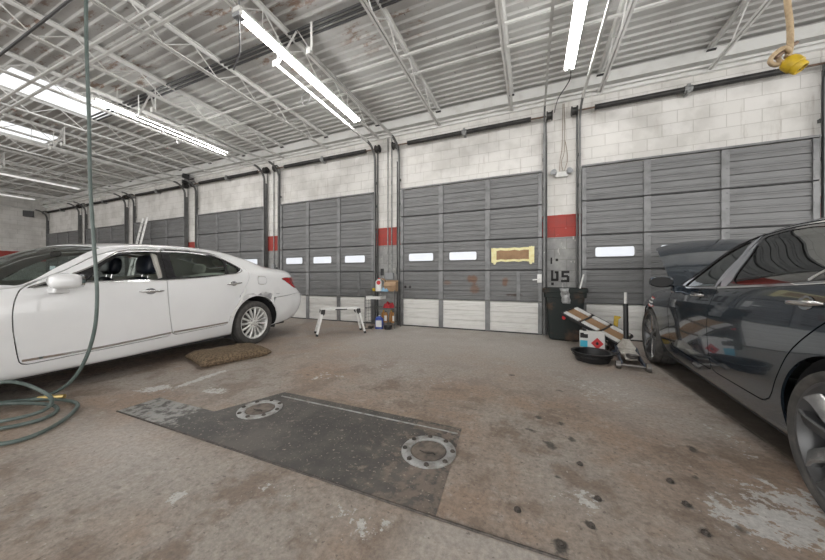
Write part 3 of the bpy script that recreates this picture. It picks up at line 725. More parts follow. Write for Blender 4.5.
def wheel(parent, x, y, z, side, style, r, rr, wd=.235, yaw=0):
    """alloy wheel; local axis y points outwards on 'side'"""
    Mx = Matrix.Translation((x, y, z)) @ Matrix.Rotation(R(yaw), 4, 'Z') @ Matrix.Rotation(R(-90 * side), 4, 'X')   # lathe z -> outwards
    h = wd / 2
    barrel = [(rr + .004, 0), (rr + .008, -.004), (rr + .004, -.012), (rr - .012, -.02), (rr - .022, -.05), (rr - .028, -wd * .9), (rr - .034, -wd * .9), (rr - .030, -.05), (rr - .018, -.016), (rr - .008, -.002)]
    w = MB().lathe(barrel, 56, Mx, closed=True).build('wheel', M['rimsilver'] if style == 'multi' else M['rimdark'], parent, smooth=40)
    tp = [(rr - .004, -.012), (rr + .010, .004), (rr + .024, .011), (r - .026, .012), (r - .012, .005), (r - .004, -.012), (r, -.035), (r, -.05), (r - .007, -.052), (r - .007, -.060), (r, -.062), (r, -h), (r - .007, -h - .002), (r - .007, -h - .010), (r, -h - .012), (r, -wd + .035), (r - .006, -wd + .012), (r - .018, -wd - .004), (r - .04, -wd - .014), (rr + .02, -wd - .006), (rr - .004, -wd + .02)]
    MB().lathe(tp, 72, Mx, closed=True).build('tyre', M['rubber'], w, smooth=35)
    d = MB().lathe([(.03, -.075), (.155, -.075), (.16, -.08), (.16, -.095), (.155, -.10), (.03, -.10)], 40, Mx, closed=True); d.build('brake_disc', M['rotor'], w, smooth=40)
    c = MB(); c.lathe([(.0, -.17), (rr - .03, -.17), (rr - .03, -.16), (.0, -.16)], 40, Mx); c.build('dust_shield', M['darkliner'], w)
    if style == 'multi':
        n = 15
        for i in range(n):
            a = 2 * PI * i / n; u = Vector((math.cos(a), math.sin(a), 0)); t = Vector((-math.sin(a), math.cos(a), 0)); s = MB(); vs = []
            for q, (rad, hw, zt, dp) in enumerate([(.045, .010, -.022, .03), (.10, .0115, -.010, .03), (.17, .0135, -.006, .028), (rr - .03, .016, -.012, .028), (rr - .008, .024, -.016, .03)]):
                for sx, zz in ((-1, zt - dp), (-1.0, zt - .006), (-.55, zt), (.55, zt), (1.0, zt - .006), (1, zt - dp)): vs.append(Mx @ (u * rad + t * (hw * sx) + Vector((0, 0, zz))))
            fs = [(q * 6 + k, q * 6 + (k + 1) % 6, q * 6 + 6 + (k + 1) % 6, q * 6 + 6 + k) for q in range(4) for k in range(6)] + [tuple(range(6)), tuple(range(29, 23, -1))]
            s.add(vs, fs).build('spoke', M['rimsilver'], w, smooth=35)
        hb = MB().lathe([(.0, -.012), (.028, -.013), (.034, -.02), (.072, -.028), (.078, -.04), (.078, -.08), (.0, -.08)], 30, Mx); hb.build('hub', M['rimsilver'], w, smooth=35)
        for i in range(5):
            a = 2 * PI * (i + .5) / 5; MB().lathe([(.0, -.018), (.009, -.018), (.010, -.034)], 8, Mx @ Matrix.Translation((.055 * math.cos(a), .055 * math.sin(a), 0))).build('lug_nut', M['rotor'], w)
    else:
        n = 5
        for i in range(n):
            a = 2 * PI * (i + .15) / n
            for sgn in (-1, 1):
                vs = []
                for q, (rad, off, hw, zt, dp) in enumerate([(.05, .004, .026, -.030, .04), (.11, .016, .030, -.022, .04), (.17, .034, .033, -.016, .038), (rr - .05, .058, .034, -.012, .034), (rr - .006, .085, .042, -.010, .03)]):
                    aa = a + sgn * (off + .02) / rad * .9 if q == 0 else a + sgn * (off + .018) / max(rad, .1)
                    u = Vector((math.cos(aa), math.sin(aa), 0)); t = Vector((-math.sin(aa), math.cos(aa), 0)); tw = .010 * sgn
                    for sx, zz in ((-1, zt - dp), (-1.0, zt - .008 - tw), (-.8, zt - tw), (.8, zt + tw), (1.0, zt - .008 + tw), (1, zt - dp)): vs.append(Mx @ (u * rad + t * (hw * sx) + Vector((0, 0, zz))))
                fs = [(q * 6 + k, q * 6 + (k + 1) % 6, q * 6 + 6 + (k + 1) % 6, q * 6 + 6 + k) for q in range(4) for k in range(6)] + [tuple(range(6)), tuple(range(29, 23, -1))]
                MB().add(vs, fs).build('spoke', M['rimbright'] if sgn > 0 else M['rimdark'], w, smooth=35)
        MB().lathe([(.0, -.020), (.028, -.021), (.034, -.028), (.075, -.034), (.08, -.05), (.08, -.09), (.0, -.09)], 30, Mx).build('hub', M['rimdark'], w, smooth=35)
        for i in range(5):
            ang = 2 * PI * (i + .65) / 5; MB().lathe([(.0, -.022), (.009, -.022), (.010, -.04)], 8, Mx @ Matrix.Translation((.057 * math.cos(ang), .057 * math.sin(ang), 0))).build('lug_nut', M['rotor'], w)
    return w
def pillow(name, size, mat_, parent, mtx, sub=2, pinch=.0):
    a, b, c = [q / 2 for q in size]; m = MB(); n = 3
    vs = []; idx = {}
    bm = bmesh.new(); bmesh.ops.create_cube(bm, size=1); bmesh.ops.subdivide_edges(bm, edges=bm.edges[:], cuts=2, use_grid_fill=True)
    for v in bm.verts:
        p = Vector(v.co) * 2; q = Vector((p.x, p.y, p.z))
        # superellipsoid-like rounding
        l = (abs(q.x) ** 4 + abs(q.y) ** 4 + abs(q.z) ** 4) ** .25; q = q / l
        v.co = mtx @ Vector((q.x * a, q.y * b, q.z * c))
    me = bpy.data.meshes.new(name); bm.to_mesh(me); bm.free(); me.materials.append(mat_)
    me.polygons.foreach_set('use_smooth', [True] * len(me.polygons))
    o = bpy.data.objects.new(name, me); COL.objects.link(o); o.parent = parent
    s = o.modifiers.new('sub', 'SUBSURF'); s.levels = sub; s.render_levels = sub
    return o
def TR(x, y, z, ry=0, rz=0, rx=0): return Matrix.Translation((x, y, z)) @ Matrix.Rotation(R(rz), 4, 'Z') @ Matrix.Rotation(R(ry), 4, 'Y') @ Matrix.Rotation(R(rx), 4, 'X')
def front_seat(car, x, y, m, zb=.42):
    s = pillow('front_seat', (.54, .50, .20), m, car, TR(x, y, zb, 4))
    pillow('backrest', (.17, .50, .66), m, s, TR(x - .31, y, zb + .36, -14))
    h = pillow('headrest', (.16, .30, .26), m, s, TR(x - .445, y, zb + .83, -8))
    for q in (-.06, .06): MB().tube([(x - .41, y + q, zb + .62), (x - .44, y + q, zb + .78)], .007, 8).build('headrest_post', M['chrome'], s)
    return s
def strip_on_side(name, sd, pts, mat_, parent, hw=.012, out=.004, side=1, n=8, seg=4):
    """flat-ish moulding that follows the body side along (x, z) points"""
    P = smoothpts([(a, 0, b) for a, b in pts], n); m = MB(); vs = []
    prof = [(-1, -.004), (-.7, out), (.7, out), (1, -.004)]
    for i, p in enumerate(P):
        a = P[max(i - 1, 0)]; b = P[min(i + 1, len(P) - 1)]; T = (b - a).normalized(); U = Vector((-T.z, 0, T.x))
        hh = hw[0] + (hw[1] - hw[0]) * i / (len(P) - 1) if isinstance(hw, tuple) else hw
        for k, o in prof:
            q = p + U * (k * hh); y = sd.y(q.x, q.z) + o; vs.append((q.x, y * side, q.z))
    nn = len(prof); fs = [(i * nn + k, i * nn + k + 1, (i + 1) * nn + k + 1, (i + 1) * nn + k) for i in range(len(P) - 1) for k in range(nn - 1)]
    fs += [tuple(range(nn)), tuple(range((len(P) - 1) * nn, len(P) * nn))[::-1]]
    return m.add(vs, fs).build(name, mat_, parent, smooth=60)
def door_handle(sd, x, z, mat_, parent, side=1, ln=.21, slope=0, bowl=None):
    y = sd.y(x, z); pts = []; rr = []
    for i in range(13):
        t = i / 12 * 2 - 1; pts.append((x + t * ln / 2, side * (y + .034 - .026 * t ** 4), z + slope * t)); rr.append(.0135 * (1 - .55 * t ** 6))
    o = MB().tube(pts, rr, 10).build('door_handle', mat_, parent, smooth=60)
    b = MB(); n = 20; vs = [(x + .01, side * (y - .010 + .012), z)]
    ring = [(x + .01 + .055 * math.cos(2 * PI * k / n), z + .034 * math.sin(2 * PI * k / n)) for k in range(n)]
    vs = [(a, side * (sd.y(a, c) + .0025), c) for a, c in ring] + [(x + .01 + (a - x - .01) * .6, side * (sd.y(a, c) - .006 + .0075), z + (c - z) * .6) for a, c in ring] + [(x + .01, side * (y + .001), z)]
    fs = [(k, (k + 1) % n, n + (k + 1) % n, n + k) for k in range(n)] + [(n + k, n + (k + 1) % n, 2 * n) for k in range(n)]
    b.add(vs, fs).build('handle_bowl', bowl or mat_, parent, smooth=60)
    return o
def arch_liner(car, x, z, r, y0, y1, side, m):
    """dark wheel housing"""
    pts = [(x + r * math.cos(R(a)), z + r * math.sin(R(a))) for a in range(-25, 206, 7)]; n = len(pts)
    vs = [(a, side * y1, b) for a, b in pts] + [(a, side * y0, b) for a, b in pts]
    fs = [(k, k + 1, n + k + 1, n + k) for k in range(n - 1)] + [tuple(range(n, 2 * n))]
    return MB().add(vs, fs).build('wheel_housing', m, car, smooth=40)
def arch_lip(sd, car, x, z, r, side, m, a0=-15, a1=195, w=.022, name='wheel_arch_lip'):
    vs = []; n = 0
    for a in np.arange(a0, a1 + 1, 5):
        c, s = math.cos(R(a)), math.sin(R(a))
        for rr_, dy in ((r + .03, .001), (r + .012, .007), (r + .001, .006), (r - .004, -.006), (r - .006, -w)):
            px, pz = x + max(rr_, r + .004) * c, z + max(rr_, r + .004) * s; y = sd.y(px, pz)
            vs.append((x + rr_ * c, side * (y + dy), z + rr_ * s))
        n += 1
    fs = [(i * 5 + k, i * 5 + k + 1, i * 5 + 6 + k, i * 5 + 5 + k) for i in range(n - 1) for k in range(4)]
    return MB().add(vs, fs).build(name, m, car, smooth=60)
def steering(car, x, y, z, m):
    Mx = TR(x, y, z, 65)
    o = MB().tube([Mx @ Vector((.18 * math.cos(a), .18 * math.sin(a), 0)) for a in [2 * PI * i / 28 for i in range(28)]], .015, 8, True)
    for a in (0, 150, 210): o.tube([Mx @ Vector((0, 0, -.02)), Mx @ Vector((.175 * math.cos(R(a + 90)), .175 * math.sin(R(a + 90)), 0))], .014, 6)
    o.lathe([(0, .02), (.06, .01), (.07, -.03)], 16, Mx); return o.build('steering_wheel', m, car, smooth=50)
def mirror(car, sd, x, z, shell, side, ln=.24, h=.15, dep=.2, glass=None, yout=.0):
    y0 = sd.y(x, z); m = MB()
    o = pillow('side_mirror', (dep, ln, h), shell, car, TR(x + .02, side * (y0 + .10 + ln / 2 + yout), z + .055, 0, side * -12))
    a = MB(); a.prism([(-.06, -.045), (.06, -.045), (.04, .035), (-.04, .035)], lambda p, q, e: (x + p, side * e, z - .01 + q), y0 - .01, y0 + .12 + yout); a.build('mirror_foot', shell, o, bevel=.02, bseg=3)
    g = MB(); g.prism([(math.cos(t) * ln * .42, math.sin(t) * h * .40) for t in [2 * PI * i / 20 for i in range(20)]], lambda p, q, e: TR(x + .02, side * (y0 + .10 + ln / 2 + yout), z + .055, 0, side * -12) @ Vector((e, p, q)), -dep * .50, -dep * .40); g.build('mirror_glass', glass or M['mirrorglass'], o)
    return o

def assemble(car, rows, sp):
    """cut the lofted half shell into body, doors, glass; both sides"""
    body = grid(rows, 9); sd = Side(body); full = body
    side_ok = lambda V: 2.55 - V
    for (ax, az, ar) in sp['arches']:
        f = body.f(lambda x, y, z, u, v: np.maximum(ar - np.hypot(x - ax, z - az), 0) * 1.0 - np.maximum(np.hypot(x - ax, z - az) - ar, 0))
        f = np.where(body.A[:, 1] > 4.2, f, -1.); body = body.clip(f)
    parts = {}
    def poly_field(poly, vlo=2.4, vhi=9.2):
        return lambda x, y, z, u, v: np.where((v > vlo) & (v < vhi) & (y > .3), sdf(poly, x, z), 1.)
    # glass and frames
    for nm, poly in sp['glass']:
        g, body = body.split(poly_field(rpoly(poly, .045), 2.4, 6.5), .0); parts[nm] = g
    fr, body = body.split(poly_field(rpoly(sp['dlo'], .04), 2.4, 6.5), .0); parts['frame'] = fr
    u0, u1, vm = sp['ws']; ws, body = body.split(lambda x, y, z, u, v: np.maximum.reduce([(u0 - u) * .3, (u - u1) * .3, (v - vm) * .2]), .004); parts['ws'] = ws
    u0, u1, vm = sp['bl']; bl, body = body.split(lambda x, y, z, u, v: np.maximum.reduce([(u0 - u) * .3, (u - u1) * .3, (v - vm) * .2]), .004); parts['bl'] = bl
    for nm, poly in sp['panels']:
        poly = rpoly(poly, .05) if nm in ('fd', 'rd', 'tail') else poly; fld = poly_field(poly) if nm != 'tail' else (lambda x, y, z, u, v, p=poly: np.where((v > 2.4) & (v < 9.2) & (y > .3), np.maximum(sdf(p, x, z), .50 - y), 1.)); d, body = body.split(fld, .008); parts[nm] = d
        if nm in ('fd', 'rd'):
            # the window frame belongs to whichever door it lies on
            k, parts['frame'] = parts['frame'].split(poly_field(poly), .006); parts[nm + '_frame'] = k
    if 'hood' in sp:
        u0, u1, vm = sp['hood']; h, body = body.split(lambda x, y, z, u, v: np.maximum.reduce([(u0 - u) * .3, (u - u1) * .3, (v - vm) * .2]), .008); parts['hood'] = h
    if 'trunk' in sp:
        u0, u1, vm = sp['trunk']; h, body = body.split(lambda x, y, z, u, v: np.maximum.reduce([(u0 - u) * .3, (u - u1) * .3, (v - vm) * .2]), .006); parts['trunk'] = h
    parts['body'] = body
    return parts, sd, full
# ------------------------------------------------------------------ white sedan (nose towards the lens, tail to the doors)
def sec(x, C, Rl, B, yW, zW=.84, yD=None, zD=.60, yL=None, zL=.36, yS=None, zS=.215, xs=None):
    yD = yD or yW + .008; yL = yL or yW - .012; yS = yS or yW - .055
    return section((C[0], 0, C[1]), Rl, B, (x, yW, zW), (x, yD, zD), (x, yL, zL), (x, yS, zS))
def white_sedan():
    a = R(3); car = empty('white_sedan', (-5.085, 3.345, 0), (0, 0, R(-90) + a), label='white four-door sedan with dented rear quarter, parked tail to the garage doors', cat='car')
    t = lambda x: (2.4 - x) * .012
    rows = [
        section((4.0, 0, .80), (4.0, .02, .80), (4.03, .02, .76), (4.07, .02, .68), (4.09, .02, .50), (4.06, .02, .30), (3.98, .02, .20)),
        section((3.99, 0, .805), (3.96, .40, .80), (3.99, .43, .76), (4.03, .44, .68), (4.05, .45, .50), (4.02, .44, .30), (3.94, .42, .20)),
        section((3.92, 0, .83), (3.78, .66, .80), (3.80, .76, .76), (3.83, .81, .68), (3.84, .83, .50), (3.82, .81, .30), (3.76, .76, .20)),
        sec(3.50, (3.62, .90), (3.5, .70, .865), (3.5, .82, .835), .90, .72),
        sec(3.09, (3.15, .965), (3.09, .76, .925), (3.09, .86, .90), .928, .79),
        sec(2.62, (2.84, 1.005), (2.56, .815, .965), (2.56, .885, .95), .932, .83),
        sec(2.46, (2.78, 1.02), (2.44, .825, .985), (2.46, .89, .965), .933, .835),
        sec(2.40, (2.74, 1.035), (2.37, .82, 1.00), (2.40, .893, .97), .934, .84),
        sec(2.10, (2.25, 1.275), (2.06, .765, 1.205), (2.10, .905, 1.01), .936, .85),
        sec(1.80, (1.84, 1.45), (1.76, .70, 1.395), (1.80, .91, 1.03), .938, .86),
        sec(1.68, (1.70, 1.478), (1.64, .69, 1.425), (1.68, .912, 1.035), .938, .86),
        sec(1.20, (1.20, 1.525), (1.20, .685, 1.475), (1.20, .915, 1.055), .938, .88, zS=.225),
        sec(.80, (.80, 1.537), (.80, .685, 1.485), (.80, .915, 1.08), .938, .89, zS=.23),
        sec(.45, (.38, 1.528), (.45, .685, 1.465), (.45, .915, 1.115), .938, .91, zS=.235),
        sec(.22, (.24, 1.515), (.22, .69, 1.425), (.22, .91, 1.14), .938, .92, zS=.24),
        sec(-.10, (-.15, 1.43), (-.10, .705, 1.35), (-.10, .905, 1.165), .938, .93, zS=.25),
        sec(-.42, (-.55, 1.31), (-.42, .705, 1.265), (-.42, .89, 1.175), .93, .94, zS=.26),
        sec(-.56, (-.66, 1.285), (-.56, .72, 1.25), (-.56, .88, 1.17), .92, .94, zS=.27),
        section((-.93, 0, 1.255), (-.84, .71, 1.222), (-.84, .845, 1.14), (-.84, .885, .95), (-.88, .915, .72), (-.87, .895, .46), (-.82, .83, .29)),
        section((-1.06, 0, 1.235), (-.97, .66, 1.205), (-.98, .775, 1.10), (-1.0, .82, .95), (-1.13, .875, .72), (-1.10, .85, .48), (-1.0, .77, .31)),
        section((-1.085, 0, 1.23), (-1.07, .40, 1.215), (-1.08, .45, 1.10), (-1.09, .47, .95), (-1.23, .50, .72), (-1.20, .48, .48), (-1.09, .44, .31)),
        section((-1.09, 0, 1.225), (-1.085, .02, 1.22), (-1.095, .02, 1.10), (-1.105, .02, .95), (-1.245, .02, .72), (-1.215, .02, .48), (-1.11, .02, .31))]
    fd = [(2.37, .985), (2.405, .90), (2.425, .78), (2.42, .62), (2.395, .42), (2.375, .325), (1.21, .372), (1.25, .62), (1.265, .85), (1.262, 1.05), (1.235, 1.452), (1.35, 1.45), (1.62, 1.405), (1.84, 1.315), (2.06, 1.165)]
    rd = [(1.21, .372), (1.25, .62), (1.265, .85), (1.262, 1.05), (1.235, 1.452), (.9, 1.466), (.62, 1.445), (.42, 1.39), (.22, 1.285), (.11, 1.20), (.095, 1.13), (.13, 1.03), (.196, .925), (.31, .72), (.449, .519), (.47, .40)]
    sp = dict(arches=[(-.03, .35, .437), (3.09, .345, .395)],
              glass=[('fg', [(1.99, 1.05, .02), (1.295, 1.068), (1.278, 1.39), (1.46, 1.385), (1.65, 1.33), (1.85, 1.18)]),
                     ('rg', [(1.165, 1.078), (1.148, 1.412), (.9, 1.42), (.62, 1.398), (.455, 1.34), (.49, 1.135)]),
                     ('qg', [(.425, 1.318), (.25, 1.222), (.30, 1.175), (.452, 1.14)])],
              dlo=[(2.35, .985, .01), (2.0, 1.032), (1.2, 1.055), (.33, 1.145), (.20, 1.215), (.40, 1.335), (.60, 1.418), (.9, 1.442), (1.15, 1.44), (1.30, 1.42), (1.47, 1.405), (1.66, 1.355), (1.88, 1.20), (2.1, 1.085)],
              ws=(7.05, 9.0, 2.86), bl=(14.1, 16.0, 2.75), panels=[('fd', fd), ('rd', rd), ('fuel', rpoly([(-.04, 1.11), (-.235, 1.10), (-.225, .975), (-.06, .97)], .03)),
                      ('tail', [(-.54, 1.085), (-1.2, 1.09), (-1.2, .91), (-.97, .875), (-.82, .955)]), ('bump', [(-.38, .735), (-.70, .755), (-.95, .785), (-1.3, .79), (-1.3, .2), (-.43, .2), (-.44, .45)]),
                      ('head', [(4.0, .78), (3.62, .80), (3.45, .74), (3.70, .68), (4.0, .64)])], trunk=(17.1, 19.3, 2.8), hood=(1.2, 5.9, 2.85))
    parts, sd, full = assemble(car, rows, sp)
    # crumpled strip above the rear wheel
    for s in parts.values():
        if not len(s.P): continue
        x, y, z = s.P[:, 0], s.P[:, 1], s.P[:, 2]
        d = np.exp(-((z - (.845 - .10 * np.abs(x + .08) ** 1.0 + .02 * np.sin(x * 11))) / .030) ** 2) * np.clip((x + .62) / .1, 0, 1) * np.clip((.36 - x) / .08, 0, 1) * (s.A[:, 1] > 4)
        e = np.exp(-((x + .36) / .05) ** 2 - ((z - .80) / .05) ** 2) + np.exp(-((x - .06) / .06) ** 2 - ((z - .81) / .04) ** 2)
        s.P[:, 1] = y - d * (.030 + .012 * np.sin(x * 23)) + .018 * e * (s.A[:, 1] > 4)
        hit = (d > .02) | (e > .02); s.A[hit, 2:5] = s.normals()[hit]
    P = M['pearl']; L2 = 0
    body = shell_obj('body', parts['body'], [P, M['liner']], car, .012, both=True)
    shell_obj('hood', parts['hood'], [P, M['darkliner']], car, .02, both=True); shell_obj('trunk_lid', parts['trunk'], [P, M['darkliner']], car, .02, both=True)
    shell_obj('windshield', parts['ws'].push(.004), M['wscreen'], car, 0, both=True); shell_obj('rear_window', parts['bl'].push(.004), M['clear' if 0 else 'wscreen'], car, 0, both=True)
    f = parts['frame']; shell_obj('quarter_frame', f, M['glossblack'], car, .012, both=True)
    shell_obj('quarter_window', parts['qg'].push(.006), M['carglass'], car, 0, both=True)
    for s, nm in ((1, 'left'), (-1, 'right')):
        d = shell_obj('front_door', parts['fd'], [P, M['liner']], car, .016, s); shell_obj('door_frame', parts['fd_frame'], [M['glossblack'], M['liner']], d, .016, s)
        e = shell_obj('rear_door', parts['rd'], [P, M['liner']], car, .016, s); shell_obj('door_frame', parts['rd_frame'], [M['glossblack'], M['liner']], e, .016, s)
        shell_obj('door_window', parts['rg'].push(.006), M['carglass'], e, 0, s)
        if s < 0: shell_obj('door_window', parts['fg'].push(.006), M['carglass'], d, 0, s)
        shell_obj('fuel_door', parts['fuel'], P, car, .006, s) if s > 0 else shell_obj('quarter_panel', parts['fuel'], P, car, .006, s)
        shell_obj('tail_lamp', parts['tail'], M['taillamp'], car, .02, s); shell_obj('headlamp', parts['head'], M['lampclear'], car, .02, s)
        door_handle(sd, 1.43, .925, M['chrome'], d, s, .25); door_handle(sd, .375, .995, M['chrome'], e, s, .25, -.012)
        strip_on_side('door_moulding', sd, [(2.37, .368), (1.9, .372), (1.235, .408)], M['chrome'], d, .014, .008, s); strip_on_side('door_moulding', sd, [(1.205, .410), (.8, .418), (.49, .428)], M['chrome'], e, .014, .008, s)
        strip_on_side('chrome_strip', sd, [(2.30, .992), (2.0, 1.032), (1.27, 1.052)], M['chrome'], d, .007, .010, s); strip_on_side('chrome_strip', sd, [(1.25, 1.053), (.8, 1.09), (.34, 1.142)], M['chrome'], e, .007, .010, s)
        strip_on_side('chrome_strip', sd, [(.34, 1.142), (.225, 1.18), (.215, 1.215), (.28, 1.27), (.41, 1.342), (.60, 1.425), (.9, 1.448), (1.20, 1.442)], M['chrome'], e, .007, .010, s)
        strip_on_side('chrome_strip', sd, [(1.27, 1.43), (1.47, 1.412), (1.66, 1.362), (1.88, 1.206), (2.1, 1.09), (2.32, .995)], M['chrome'], d, .007, .010, s)
        shell_obj('rear_bumper', parts['bump'], P, car, .015, s)
        mm = mirror(d, sd, 2.17, .995, P, s, .24, .145, .21)
        strip_on_side('front_door_edge', sd, [(2.02, 1.045), (1.98, 1.06), (1.86, 1.175)], M['glossblack'], d, .022, .003, s)
        for (ax, ar) in ((-.03, .437), (3.09, .395)): arch_liner(car, ax, .35, ar + .005, .45, .885, s, M['darkliner'])
        wheel(car, 0, s * .925, .352, s, 'multi', .352, .252); wheel(car, 3.09, s * .925, .352, s, 'multi', .352, .252)
        b = MB()
        for (q, x0, x1) in ((0, .46, 2.66),): b.box(x0, x1, min(s * .45, s * .86), max(s * .45, s * .86), .20, .30)
        b.build('sill', M['darkliner'], car)
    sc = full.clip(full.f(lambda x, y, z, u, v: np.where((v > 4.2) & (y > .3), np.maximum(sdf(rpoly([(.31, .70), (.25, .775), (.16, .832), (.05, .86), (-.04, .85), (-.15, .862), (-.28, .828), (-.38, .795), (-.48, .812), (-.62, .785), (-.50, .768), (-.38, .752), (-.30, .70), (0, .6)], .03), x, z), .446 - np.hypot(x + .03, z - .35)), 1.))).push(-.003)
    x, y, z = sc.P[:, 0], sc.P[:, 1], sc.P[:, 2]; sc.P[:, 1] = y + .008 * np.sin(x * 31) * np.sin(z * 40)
    shell_obj('dent_shade_patch', sc, M['dentshade'], car, .004, 1)  # grey overlay that paints the dent's shading and scuffs
    strip_on_side('bent_door_edge', sd, [(.185, .90), (.30, .70), (.435, .50)], M['scuff'], car, (.008, .026), .016, 1)
    for s in (1, -1): shell_obj('b_pillar', full.clip(full.f(lambda x, y, z, u, v: np.where((v > 2.9) & (v < 9), sdf([(1.20, .35), (1.20, 1.45), (1.31, 1.45), (1.31, .35)], x, z), 1.))).push(.035), M['liner'], car, .04, s)
    # underbody and cabin
    u = MB(); u.box(-.95, 3.9, -.62, .62, .20, .28); u.box(.46, 2.66, -.84, .84, .22, .30); u.box(2.62, 2.70, -.86, .86, .25, .93); u.box(-1.0, -.46, -.78, .78, .30, .60); u.build('underbody', M['darkliner'], car)
    dsh = MB(); dsh.prism([(2.72, .60), (2.72, .97), (2.45, .985), (2.12, .93), (2.05, .80), (2.2, .60)], lambda p, q, e: (p, e, q), -.78, .78); dsh.build('dashboard', M['dash'], car, bevel=.03)
    steering(car, 2.04, .38, .86, M['darkliner'])
    for y in (.39, -.39): front_seat(car, 1.63, y, M['leather'], .42)
    rs = pillow('rear_seat', (.56, 1.42, .22), M['liner'], car, TR(.45, 0, .50, 5)); pillow('backrest', (.18, 1.42, .66), M['liner'], rs, TR(.12, 0, .86, -20))
    for y in (.42, -.42): pillow('headrest', (.12, .28, .18), M['liner'], rs, TR(-.03, y, 1.24, -10))
    p = MB(); p.box(-.62, .05, -.72, .72, 1.10, 1.13); p.build('parcel_shelf', M['liner'], car)
    m = MB(); m.lathe([(.0, 0), (.02, 0), (.02, .012), (.0, .012)], 10, TR(1.86, 0, 1.40)); m.build('mirror_mount', M['darkliner'], car); pillow('rear_view_mirror', (.03, .22, .07), M['darkliner'], car, TR(1.84, 0, 1.35))
    return car
white_sedan()

